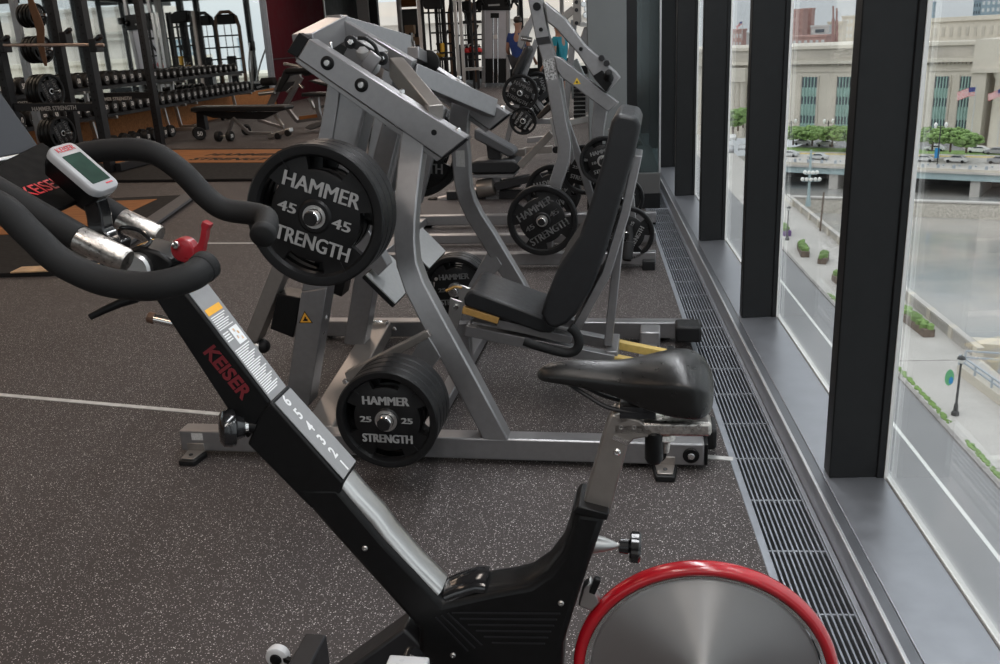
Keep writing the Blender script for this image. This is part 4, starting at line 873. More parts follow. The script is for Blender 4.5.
mb = MB(); mb.box((XM + .01, YM - .02, (HT + .45) / 2), .10, .05, HT - .45); struct(mb, 'trim_10', 'grille_metal', .004)
YM2 = 30.4; mb = MB(); mb.prism([(XM - .35, YM, 0), (XM + .04, YM, 0), (XM + .04, YM2, 0), (XM - .35, YM2, 0)], (0, 0, HT)); struct(mb, 'wall_maroon', 'maroon_paint')
mb = MB(); mb.box((XM + .045, (YM + YM2) / 2, aty(290, 58, 26.0).z), .02, YM2 - YM, .03); struct(mb, 'trim_11', 'black_wall')
mb = MB(); mb.box((XM + .02, YM2 + .05, HT / 2), .12, .1, HT); struct(mb, 'trim_12', 'steel', .004)
mb = MB(); mb.prism([(XM - .35, YM2 + .1, 0), (XM, YM2 + .1, 0), (XM, 36, 0), (XM - .35, 36, 0)], (0, 0, HT)); struct(mb, 'wall_dark', 'black_wall')
# far window wall with stone building outside
YF = 36.
mb = MB(); xa = aty(326, 20, YF).x; xb = aty(358, 20, YF).x; mb.prism([(xa - .3, YF - 1, 0), (xb, YF - 1, 0), (xb, YF - .8, 0), (xa - .3, YF - .8, 0)], (0, 0, HT)); struct(mb, 'wall_far', 'black_wall')
for i, (p0, p1, mm) in enumerate(((358, 369, 'pale_post'), (370, 378, 'black_wall'), (397.5, 401, 'pale_post'), (418, 422.5, 'pale_post'), (441, 444, 'black_wall'), (466, 470, 'black_wall'), (519, 523, 'black_wall'), (536, 541, 'black_wall'), (560, 564, 'pale_post'))):
    x0, x1_ = aty(p0, 20, YF - 1).x, aty(p1, 20, YF - 1).x
    mb = MB(); mb.prism([(x0, YF - 1, 0), (x1_, YF - 1, 0), (x1_, YF - .7, 0), (x0, YF - .7, 0)], (0, 0, HT)); struct(mb, 'trim_%d' % (20 + i), mm, .01)
mb = MB(); mb.box((-4, YF, .15), 12, .2, .3); mb.box((-4, YF, HT - .15), 12, .2, .3); struct(mb, 'trim_31', 'mullion')
mb = MB(); mb.box((-4, YF + .02, HT / 2), 12, .01, HT - .6); struct(mb, 'window_41', 'glass')
mb = MB(); x0, x1_ = aty(401, 20, YF).x, aty(418, 20, YF).x; mb.prism([(x0, YF - .1, 0), (x1_, YF - .1, 0), (x1_, YF - .05, 0), (x0, YF - .05, 0)], (0, 0, aty(410, 9, YF).z)); struct(mb, 'trim_32', 'plinth_grey')
mb = MB(); mb.prism([(x0, YF - .14, aty(410, 7, YF).z), (x1_, YF - .14, aty(410, 7, YF).z), (x1_, YF - .1, aty(410, 7, YF).z), (x0, YF - .1, aty(410, 7, YF).z)], (0, 0, .6)); struct(mb, 'trim_33', 'oak')
# ---- dumbbells
def make_dumbbell(r, L_, num):
    root = empty('dumbbell')
    mb = MB(); mb.cyl((-.075, 0, 0), (.075, 0, 0), .017, 14); mb.build('handle', 'steel', root)
    for k in (-1, 1):
        mb = MB(); mb.lathe([(r * .55, 0), (r * .92, .004), (r, .014), (r, L_ - .014), (r * .93, L_ - .003), (r * .70, L_), (r * .62, L_ - .004), (.001, L_ - .004)], (k * .07, 0, 0), (k, 0, 0), 22); h = mb.build('head', 'rubber', root)
        mb = MB(); mb.text(num, r * .95, Matrix(((0, 0, k, k * (.07 + L_ - .002)), (k, 0, 0, 0), (0, 1, 0, 0), (0, 0, 0, 1))), .001, .002, .9); mb.build('number', 'white_ink', h)
    return root
DB = [make_dumbbell(.108, .10, '50'), make_dumbbell(.088, .085, '30'), make_dumbbell(.062, .065, '20')]
def put_db(k, loc, rz, label, group=None, rx=0.0):
    p = DB[k]; o = p if p.name not in _used else copy_tree(p)
    if o is p: _used.add(p.name); KIDS[p.name] = children(p)
    o.location = loc; o.rotation_euler = (rx, 0, rz); o['label'] = label; o['category'] = 'dumbbell'
    if group: o['group'] = group
    elif 'group' in o: del o['group']
def make_rack(y0, y1, label):
    t = empty('dumbbell_rack', (XM + .45, (y0 + y1) / 2, 0), 0, label, 'dumbbell rack', None)
    for (z, x, tl) in ((.98, XM + .33, -.25), (.54, XM + .50, -.25), (.12, XM + .60, -.2)):
        mb = MB()
        for dx in (-.085, .085): mb.bar((x + dx, y0, z - tl * -dx * 0), (x + dx, y1, z), .05, .06, (1, 0, 0))
        if z > .2 : mb.build('tray_rail', 'rack_black', t, .004)
        else: mb.bm.free()
    for y in (y0 + .25, y1 - .25):
        mb = MB(); mb.sweep([(XM + .72, y, 0.02), (XM + .22, y, .04), (XM + .16, y, .5), (XM + .16, y, 1.1)], .07, .05, (0, 1, 0)); mb.bar((XM + .16, y, .50), (XM + .64, y, .50), .05, .05); mb.bar((XM + .16, y, .93), (XM + .46, y, .93), .05, .05); mb.build('leg', 'steel', t, .004)
    return t
for k, (y0, y1, lb) in enumerate(((11.6, 14.6, 'black two-tier dumbbell rack along the mirror, nearest and behind the lifting racks'), (14.65, 17.9, 'black two-tier dumbbell rack along the mirror, the middle one'), (17.95, 21.6, 'black two-tier dumbbell rack along the mirror, farthest and nearest the maroon wall'))): make_rack(y0, y1, lb)
y = 11.8; k = 0
while y < 21.0:
    put_db(0 if y < 17 else 1, (XM + .33, y, 1.01 + (.110 if y < 17 else .090)), random.uniform(-.03, .03), 'black round-headed dumbbell on the top tier of the rack along the mirror', 'dumbbells on the top tier')
    put_db(0, (XM + .50, y + .1, .57 + .110), random.uniform(-.03, .03), 'black round-headed dumbbell on the middle tier of the rack along the mirror', 'dumbbells on the middle tier')
    y += .295
for k in range(13):
    put_db(0, (XM + .68, 12.2 + .34 * k + .2 * (k > 6), .109), random.uniform(-.25, .25), 'black round-headed dumbbell lying on the floor under the rack along the mirror', 'dumbbells on the floor under the rack')
for k in range(7):
    put_db(2, (XM + .5, 20.0 + .3 * k, .063), random.uniform(-.2, .2), 'small black dumbbell on the floor at the far end of the rack', 'small dumbbells at the far end of the rack')
p = ground(200, 139.5); put_db(0, (p.x, p.y, .109), math.radians(-62), 'pair-sized black dumbbell on the floor left of the flat bench, numbers facing out')
p = ground(225, 141.5); put_db(1, (p.x, p.y, .089), math.radians(-12), 'black dumbbell lying lengthways on the floor under the flat bench')
p = ground(247, 134.5); put_db(1, (p.x, p.y, .089), math.radians(-70), 'black dumbbell standing under the middle of the flat bench, number showing')
# ---- benches
PF = Plane((-6.0, 15.5, 0), -14)
fb = empty('flat_bench', PF.w(0, 0, 0), PF.yaw, 'low bench with long flat black pad beside the floor dumbbells', 'bench')
slab(PF, [(190, 108), (194, 106.5), (283, 105.5), (285.5, 107.5), (284, 110), (278, 111.5), (190, 112)], -.15, .15, 'pad', fb, 'vinyl', .02)
slab(PF, [(192, 112), (278, 112), (263, 119.5), (213, 118)], -.03, .03, 'spine', fb, 'black_metal', .004)
stick(PF, [(233, 118), (249, 133)], .05, .05, -.06, 'leg', fb); stick(PF, [(233, 118), (228, 134)], .05, .05, .0, 'leg', fb); stick(PF, [(249, 133), (272, 133.5)], .05, .05, -.05, 'rail', fb)
stick(PF, [(275, 115), (283, 126)], .05, .05, -.02, 'brace', fb, 'steel'); stick(PF, [(258, 120), (284, 128)], .05, .05, .0, 'rail', fb)
slab(PF, [(266, 135), (289, 128), (290, 132), (268, 139.5)], -.12, .0, 'foot', fb, 'steel', .01)
for x, y in ((278, 136), (288, 133)):
    mb = MB(); mb.lathe([(.03, -.03), (.055, -.025), (.055, .025), (.03, .03)], PF.at(x, y, -.1), PF.n, 18); mb.build('wheel', 'rubber', fb)
slab(PF, [(196, 112), (203, 112), (206, 130), (197, 131)], .0, .1, 'leg', fb, 'black_metal')
PI_ = Plane((-5.5, 17.2, 0), -14)
ib = empty('preacher_bench', PI_.w(0, 0, 0), PI_.yaw, 'upright silver bench with angled black pad and black foam rollers against maroon wall', 'bench')
slab(PI_, [(283, 71), (286, 68), (291, 68), (291, 72), (280, 92), (275, 92)], .0, .5, 'pad', ib, 'vinyl', .02)
stick(PI_, [(269, 108), (282, 80), (301, 77.5)], .11, .07, .08, 'frame', ib, 'silver', .006); stick(PI_, [(301, 77), (284, 108)], .09, .07, .08, 'frame', ib, 'silver', .006); stick(PI_, [(285, 105), (297, 121)], .07, .07, .08, 'leg', ib, 'silver')
stick(PI_, [(297, 121), (320, 118)], .07, .07, .2, 'foot', ib, 'silver')
for (a, b_, r) in (((286, 71.5), (308, 70.5), .05), ((262, 82), (275, 81), .075)):
    mb = MB(); mb.cyl(PI_.at(*a, .0), PI_.at(*b_, .0), r, 16); mb.build('roller', 'foam', ib)
rod(PI_, [(304, 72), (312, 70)], .08, .05, 'roller', ib, 'foam', 16)
rod(PI_, [(259, 94), (275, 92)], .035, .0, 'bar', ib, 'steel'); rod(PI_, [(284, 64), (298, 66), (304, 72)], .03, .2, 'bar', ib, 'steel')
for a, b_ in (((287, 92), (292, 87)), ((299, 84), (303, 88))): rod(PI_, [a, b_], .03, .02, 'adjuster', ib, 'chrome')
PT = Plane((-4.7, 16.2, 0), -14)
ab = empty('adjustable_bench', PT.w(0, 0, 0), PT.yaw, 'black bench with raised pad on a silver post, partly behind the leg press', 'bench')
slab(PT, [(301, 93), (330, 92.5), (331, 96), (301, 97)], .0, .3, 'seat_pad', ab, 'vinyl', .02); slab(PT, [(307, 81), (311, 80), (345, 88), (345, 92.5)], .1, .4, 'back_pad', ab, 'vinyl', .02)
stick(PT, [(317, 97), (318, 110), (323, 124)], .08, .06, .08, 'post', ab, 'silver'); slab(PT, [(304, 128), (308, 124.5), (322, 120), (326, 123), (310, 130)], .0, .2, 'foot', ab, 'silver', .01)
stick(PT, [(300, 118), (330, 114)], .06, .06, .2, 'rail', ab, 'oak'); stick(PT, [(309, 98), (314, 108)], .05, .05, .1, 'brace', ab, 'steel'); stick(PT, [(313, 108), (340, 104)], .05, .05, .5, 'rail', ab, 'silver')
# ---- lifting platforms
def platform(cs, wood, label, h=.035):
    t = empty('lifting_platform', sum((V(c) for c in cs), V()) / len(cs), 0, label, 'platform')
    mb = MB(); mb.prism([V((c[0], c[1], 0)) for c in cs], (0, 0, h)); mb.build('rubber_border', 'mat_black', t, .006)
    mb = MB(); mb.prism([V((c[0], c[1], h)) for c in wood], (0, 0, .006)); return t, mb.build('wood_deck', 'oak', t, .002)
mat('mat_black', (.016, .015, .015), .8, 0, .2, 20, 0, 400, 0, .1, .2)
g = lambda x, y: ground(x, y, .035)
pt, wd = platform([g(20, 181), g(292, 178), g(298, 148), g(98, 149)], [g(60, 163.5), g(286, 162.5), g(291, 149.5), g(120, 150.5)], 'wood lifting platform with black border and black lettering, behind the large front plates')
mb = MB(); A = ground(214, 160, .042); B = ground(252, 152.5, .042); tx = (ground(258, 157, .042) - ground(216, 157, .042)).normalized(); ty = UP.cross(tx)
for kk, (tx_t, px) in enumerate((('HAMMER', (243, 154.5)), ('STRENGTH', (236, 159)))): mb.text(tx_t, .30, frame4(ground(*px, .042), tx, ty), .012, .0006, 1.0)
mb.build('lettering', 'mat_black', wd)
pt, wd = platform([g(-60, 275), g(92, 270), g(192, 194.5), g(-10, 203)], [g(-40, 236.5), g(88, 232), g(157, 199.5), g(0, 206.5)], 'nearer wood lifting platform with grey edge, seen under the handlebar')
mb = MB(); a, b_ = ground(16, 270, .038), ground(95, 266.5, .038); mb.bar(a, b_, .16, .012, UP.cross((b_ - a).normalized())); mb.build('edge_board', 'lime_wood', pt, .003)
mb = MB(); a, b_ = ground(94, 262, .04), ground(190, 195, .04); mb.bar(a, b_, .16, .03); mb.build('edge_ramp', 'mat_grey', pt, .004)
# ---- power racks and their loaded storage
PR = Plane((-7.3, 11.4, 0), -4)
r1 = empty('power_rack', PR.w(-.4, .6, 0), PR.yaw, 'black squat rack with barbell across it, nearest the picture edge', 'power rack')
def post(pl, a, b_, w, d, parent, name='upright', m='rack_black', dp=.08):
    A = pl.at(*a, d); B = pl.at(*b_, d); B = A + (B - A) * ((A.z - .0) / (A.z - B.z)) if B.z < A.z else B
    B.z = .0; o = stick_pts(pl, [A, B], w, dp, name, parent, m); return o
def stick_pts(pl, P, w, dp, name, parent, m):
    mb = MB(); mb.sweep(P, w, dp, pl.n); return mb.build(name, m, parent, .004)
def vpost(pl, x, y, d, parent, w=.085, dp=.085, ztop=2.45, m='rack_black', name='upright', holes=True):
    p = pl.at(x, y, d); mb = MB(); mb.box((p.x, p.y, ztop / 2 + .021), w, dp, ztop - .042, Matrix.Rotation(pl.yaw, 3, 'Z')); o = mb.build(name, m, parent, .004)
    if holes:
        mb = MB(); f = pl.w(pl.loc(p)[0], pl.loc(p)[1] - dp / 2, 0)
        for k in range(22): mb.cyl((f.x, f.y + .002, .25 + .1 * k), (f.x, f.y - .002, .25 + .1 * k), .014, 8)
        mb.build('hole', 'pit', o); o.children
    return o
vpost(PR, 98, 100, 0, r1, .10, .13); vpost(PR, 4, 70, 0, r1, .10, .13); vpost(PR, 62, 60, .95, r1, .11, .11)
for yy, (xa_, xb_) in ((107, (16, 95)),):
    a, b_ = PR.at(xa_ - 8, yy, 0), PR.at(xb_ + 4, yy, 0); mb = MB(); mb.bar(a, b_, .07, .10); cb_ = mb.build('cross_beam', 'rack_black', r1, .004)
    c = PR.at(54, 108.5, -.04); mb = MB(); mb.text('HAMMER STRENGTH', .075, frame4(c, PR.u, UP), .0015, .001, .9); mb.build('lettering', 'label_white', cb_)
for d in (0.0, .95):
    mb = MB(); a, b_ = PR.at(6, 60, d), PR.at(99, 60, d); a.z = b_.z = 2.4; mb.bar(a, b_, .08, .08); mb.build('top_beam', 'rack_black', r1, .004)
for x in (6, 99):
    a = PR.at(x, 60, 0); mb = MB(); a.z = 2.4; mb.bar(a, a + PR.n * .95, .08, .08); mb.build('top_beam', 'rack_black', r1, .004)
    a = V((a.x, a.y, .093)); mb = MB(); mb.bar(a, a + PR.n * .95, .08, .1); mb.build('base_beam', 'rack_black', r1, .004)
for x, y in ((4, 46), (96, 45.5), (66, 38)):
    p = PR.at(x, y, -.08 if x != 66 else .9); mb = MB(); mb.box(p, .10, .16, .16, Matrix.Rotation(PR.yaw, 3, 'Z')); mb.bar(p + V((.0, -.02, .05)), p + PR.u * .12 + V((0, -.05, .11)), .06, .05); mb.build('bar_hook', 'rack_black', r1, .01)
br = empty('barbell', PR.at(55, 45, -.14), PR.yaw, 'bare steel barbell resting across the hooks of the squat rack', 'barbell')
mb = MB(); mb.cyl(PR.at(-10, 45, -.14), PR.at(104, 45, -.14), .02, 12); mb.build('bar', 'bar_steel', br)
mb = MB(); mb.cyl(PR.at(-40, 45, -.14), PR.at(-10, 45, -.14), .027, 12); mb.build('sleeve', 'chrome', br)
st = empty('plate_tree', PR.at(35, 110, .5), PR.yaw, 'slim grey storage post hung with black weight plates, inside the squat rack', 'plate storage')
p = PR.at(35, 110, .5); mb = MB(); mb.box((p.x, p.y, 1.2), .09, .07, 2.4, Matrix.Rotation(PR.yaw, 3, 'Z')); mb.build('post', 'silver', st, .004)
mb = MB(); mb.box((p.x, p.y, .03), .6, .5, .06, Matrix.Rotation(PR.yaw, 3, 'Z')); mb.build('base', 'silver', st, .005)
kk = 0
for (x, y, pr, rr) in ((26, 16, P10, .15), (32, 50, P25, .172), (40, 92, P45, .225), (52, 134, P45, .225)):
    for k in range(4):
        s_, z_ = PR.sz(x - 3, y, .42)
        o = put_plate(pr, PR.w(s_ + .04 + .052 * k, .45, max(z_, rr + .005) if y > 120 else z_), PR.yaw + math.radians(78), .4 * k, 'black weight plate stored edge-on on the slim grey post in the squat rack', 'plates on the storage post')
    mb = MB(); mb.cyl(PR.w(s_ - .05, .45, z_ if y < 120 else max(z_, rr + .005)), PR.w(s_ + .28, .50, z_ if y < 120 else max(z_, rr + .005)), .024, 12); mb.build('peg', 'chrome', st)
mb = MB(); P = [PR.at(*q, .3) for q in ((28, -8), (33, 8), (40, 28), (41, 45), (46, 66))]; mb.sweep(smooth_pts(P, 4), [.03, .05, .07, .09, .10, .11, .12, .12, .12, .11, .10, .10, .09, .08, .07, .05, .03], .012, PR.n); bd = mb.build('resistance_band', 'band_tan'); tag(bd, 'tan resistance band hanging inside the squat rack', 'resistance band')
PQ = Plane((-7.1, 14.7, 0), -4)
r2 = empty('power_rack', PQ.w(-.4, .6, 0), PQ.yaw, 'black squat rack standing at the edge of the wood platform with lettering', 'power rack')
vpost(PQ, 155.5, 110, 0, r2, .10, .13)
a, b_ = PQ.at(100, 96, .0), PQ.at(154, 95, .0); mb = MB(); mb.bar(a, b_, .07, .10); cb_ = mb.build('cross_beam', 'rack_black', r2, .004)
mb = MB(); mb.text('HAMMER STRENGTH', .075, frame4(PQ.at(114, 99, -.04), PQ.u, UP), .0015, .001, .9); mb.build('lettering', 'label_white', cb_)
a = PQ.at(156, 60, 0); a.z = 2.4; b_ = PQ.at(98, 60, .0); b_.z = 2.4; mb = MB(); mb.bar(a, b_, .08, .08); mb.build('top_beam', 'rack_black', r2, .004); mb = MB(); mb.bar(a, a + PQ.n * .4, .08, .08); mb.build('top_beam', 'rack_black', r2, .004)
p = PQ.at(159, 147, 0); mb = MB(); mb.box((p.x, p.y - .02, .04), .2, .24, .012, Matrix.Rotation(PQ.yaw, 3, 'Z')); mb.build('foot_plate', 'rack_black', r2, .003)
# ---- cable tower, rig and kettlebells at the far end
P6 = Plane((-3.0, 29.6, 0), -3)
ct = empty('cable_machine', P6.w(0, .4, 0), 0, 'tall cable machine with pale silver shroud and black header at the far end', 'exercise machine')
for x0, x1_ in ((481.5, 485), (506, 509.5)): slab(P6, [(x0, -25), (x1_, -25), (x1_ + .3, 86), (x0, 86)], -.02, .12, 'upright', ct, 'silver', .01)
slab(P6, [(484, 10), (507, 10), (506.5, 59), (484.5, 59)], .0, .03, 'shroud', ct, 'shroud_silver', .003); slab(P6, [(485, 58), (506.5, 58), (506, 83), (485.5, 83)], .0, .25, 'weight_stack', ct, 'black_plastic', .01)
hd = slab(P6, [(482, -6), (509, -6), (510, 10), (482, 10)], -.1, .2, 'header', ct, 'black_plastic', .02)
mb = MB(); c = P6.at(494, 5, -.11); mb.bar(c - P6.u * .18, c + P6.u * .18, .05, .004, P6.n.cross(P6.u)); mb.build('header_mark', 'grey_ink', hd)
slab(P6, [(490.5, 13), (499, 13), (499, 18), (490.5, 18)], -.015, .0, 'badge', ct, 'black_plastic', .004)
for x in (493, 497.5): rod(P6, [(x, 18), (x + .3, 83)], .02, -.02, 'guide_rod', ct)
mb = MB(); mb.box(P6.at(495.5, 37, -.03), .14, .03, .12); mb.build('handle_stop', 'pale_post', ct, .01)
for x in (483, 508): rod(P6, [(x, 2), (x - 2, 3)], .09, -.15, 'pulley', ct, 'black_plastic')
slab(P6, [(481, 84), (485, 84), (485, 95), (481, 95)], -.3, .0, 'foot', ct, 'silver', .01); slab(P6, [(506, 84), (510, 84), (510, 92), (506, 92)], -.3, .0, 'foot', ct, 'silver', .01)
stick(P6, [(511, 8), (513, 0), (518, 6), (518, 40)], .06, .06, .2, 'arm', ct, 'black_metal'); rod(P6, [(515, -4), (515, 3)], .12, .0, 'pulley', ct, 'black_plastic')
P7 = Plane((-4.2, 28.5, 0), -3)
rg = empty('training_rig', P7.w(0, .6, 0), 0, 'tall black frame of crossing bars and shelves left of the cable machine', 'training rig')
for x, w_, m_ in ((421, .09, 'pale_post'), (424.5, .08, 'rack_black'), (430.5, .05, 'rack_black'), (438, .10, 'rack_black'), (441, .05, 'rack_black'), (446, .06, 'rack_black'), (453, .10, 'rack_black'), (457, .10, 'steel'), (462, .10, 'steel'), (472, .06, 'rack_black'), (476, .08, 'rack_black')):
    p = P7.at(x, 40, .0 if m_ != 'rack_black' else .1 * (x % 5)); mb = MB(); mb.box((p.x, p.y, 1.35), w_, .08, 2.7); mb.build('upright', m_, rg, .006)
for (x0, x1_, y, d, w_) in ((422, 440, 4, .0, .16), (423, 453, 13, .3, .05), (436, 453, 24, .2, .05), (430, 453, 33, .4, .05), (463, 481, 22, .2, .07), (463, 481, 12, .3, .05), (436, 453, 44, .2, .06), (463, 481, 60, .2, .05), (440, 453, 53, .0, .05), (463, 482, 40, .4, .05)):
    mb = MB(); mb.bar(P7.at(x0, y, d), P7.at(x1_, y - .5, d), .06, w_); mb.build('cross_bar', 'rack_black', rg, .006)
slab(P7, [(422, -3), (434, -3), (441, 0), (441, 9), (424, 9)], -.1, .3, 'header', rg, 'black_plastic', .03)
for (a, b_, w_) in (((464, 10), (472, 45), .05), ((474, 4), (468, 30), .06), ((466, 50), (478, 25), .06), ((470, 60), (474, 45), .09), ((438, 60), (448, 30), .05)):
    mb = MB(); mb.bar(P7.at(*a, .5), P7.at(*b_, .5), .05, w_); mb.build('brace', 'black_metal', rg, .006)
slab(P7, [(464, 68), (482, 67), (482, 70), (464, 71)], .0, .4, 'shelf', rg, 'steel', .006); slab(P7, [(463, 53), (481, 52), (481, 55), (463, 56)], .3, .7, 'shelf', rg, 'rack_black', .006)
slab(P7, [(434, 58), (453, 57), (453, 60), (434, 61)], .1, .6, 'shelf', rg, 'rack_black', .006)
def kettle(x, y, d, m_, label, r=.10):
    t = empty('kettlebell', P7.at(x, y, d), 0, label, 'kettlebell', 'coloured kettlebells on the rig shelves'); p = P7.at(x, y, d)
    mb = MB(); mb.ball(p, r, 14, (1, 1, .92)); mb.build('body', m_, t)
    mb = MB(); mb.tube([p + V((r * .8 * math.cos(a), 0, r * .75 + r * .9 * math.sin(a))) for a in [PI * k / 8 for k in range(9)]], .018, 8); mb.build('handle', 'steel', t)
for k, (x, y, d, m_, lb) in enumerate(((467, 51, .4, 'red_rubber', 'red kettlebell on the shelf left of the cable machine, leftmost there'), (471, 49.5, .42, 'red_rubber', 'red kettlebell on the shelf left of the cable machine, second from the left'), (479, 50.5, .4, 'red_rubber', 'red kettlebell on the rig shelf right against the cable machine'), (436, 56, .2, 'yellow_rubber', 'yellow kettlebell on the shelf of the rig, leftmost'), (440, 55, .3, 'yellow_rubber', 'yellow kettlebell on the shelf of the rig, right-hand one'))): kettle(x, y, d, m_, lb)
p = P7.at(442.5, 50, .1); mb = MB(); mb.lathe([(.05, -.2), (.07, -.18), (.07, .18), (.05, .2)], p, UP, 14); fr_ = mb.build('foam_roller', 'yellow_rubber'); tag(fr_, 'yellow roller standing on end on the rig shelf', 'roller')
for k, (x, y, s_) in enumerate(((409, 34, .42), (414, 30, .3), (410, 26, .34))):
    p = aty(x, 45, YF - 1.6); p.z += (.0, .0, .385)[k] + s_ * .45; p.x += (0, .15, .05)[k]; mb = MB(); mb.box(p, s_, .4, s_ * .9); bx = mb.build('cardboard_box', 'cardboard', None, .01); tag(bx, ['large cardboard box at the far windows, lowest of its pile', 'small cardboard box at the far windows, right of the others', 'cardboard box at the far windows, on top of the pile'][k], 'box')
mb = MB(); p = aty(411, 45, YF - 1.6); mb.box((p.x, p.y, (p.z) / 2), 1.0, .5, p.z); 
for a_, b_ in ((-.45, .45),): pass
sh = mb.build('low_cabinet', 'plinth_grey', None, .01); tag(sh, 'low grey cabinet under the cardboard boxes by the far windows', 'cabinet')
P8 = Plane((-8.0, 22.9, 0), -3)
# ---- elliptical trainer that shows in the mirror beside the maroon wall
for k, (x, y, lb) in enumerate(((-6.3, 31.2, 'silver elliptical trainer met in the mirror beside the maroon wall'), (-6.9, 32.6, 'second silver elliptical trainer behind the first one in the mirror'))):
    t = empty('elliptical_trainer', (x, y, 0), 0, lb, 'exercise machine')
    mb = MB(); mb.bar((x - .9, y, .08), (x + .9, y, .08), .5, .10); mb.build('base', 'silver', t, .02)
    mb = MB(); mb.bar((x + .7, y, .1), (x + .55, y, 1.5), .10, .08); mb.build('mast', 'steel', t, .01)
    mb = MB(); mb.box((x + .5, y, 1.6), .06, .42, .32); mb.build('console', 'black_plastic', t, .02)
    mb = MB(); mb.lathe([(.3, -.1), (.38, -.08), (.38, .08), (.3, .1)], (x - .7, y, .45), (0, 1, 0), 24); mb.build('flywheel_cover', 'silver', t)
    for s_ in (-1, 1):
        mb = MB(); mb.bar((x - .8, y + .22 * s_, .5 + .15 * s_), (x + .6, y + .22 * s_, .32 - .1 * s_), .07, .07); mb.build('pedal_arm', 'steel', t, .01)
        mb = MB(); mb.tube(smooth_pts([(x + .62, y + .26 * s_, .4), (x + .50 - .1 * s_, y + .28 * s_, 1.0), (x + .25 - .22 * s_, y + .28 * s_, 1.7)]), .03, 10); mb.build('hand_lever', 'steel', t)
        mb = MB(); mb.box((x - .05, y + .22 * s_, .46 + .04 * s_), .36, .16, .05); mb.build('pedal', 'black_plastic', t, .01)
# ---- cable arches behind the tower, mirrored beside the maroon wall
ca_ = empty('cable_crossover', (-3.9, 33, 0), 0, 'dark cable crossover with rounded arches behind the tall cable machine', 'exercise machine')
for k, x0 in enumerate((-4.75, -3.85)):
    P = [(x0, 33, 0), (x0, 33, 2.3), (x0 + .08, 33, 2.62), (x0 + .3, 33, 2.8), (x0 + .6, 33, 2.8), (x0 + .8, 33, 2.62), (x0 + .86, 33, 2.3), (x0 + .86, 33, 0)]
    mb = MB(); mb.sweep(P, .11, .10, (0, 1, 0)); mb.build('arch', 'band_tan' if k == 0 else 'rack_black', ca_, .01)
    mb = MB(); mb.box((x0 + .43, 33, 2.55), .66, .2, .34); mb.build('header', 'black_plastic', ca_, .04)
    mb = MB(); mb.box((x0 + .43, 33.02, .7), .30, .2, 1.2); mb.build('weight_stack', 'black_metal', ca_, .02)
    for z in (1.2, 1.6, 2.0):
        mb = MB(); mb.bar((x0, 33, z), (x0 + .86, 33, z), .05, .05); mb.build('cross_bar', 'black_metal', ca_)
    for x in (.3, .55):
        mb = MB(); mb.cyl((x0 + x, 33, .1), (x0 + x, 33, 2.4), .02, 10); mb.build('guide_rod', 'chrome', ca_)
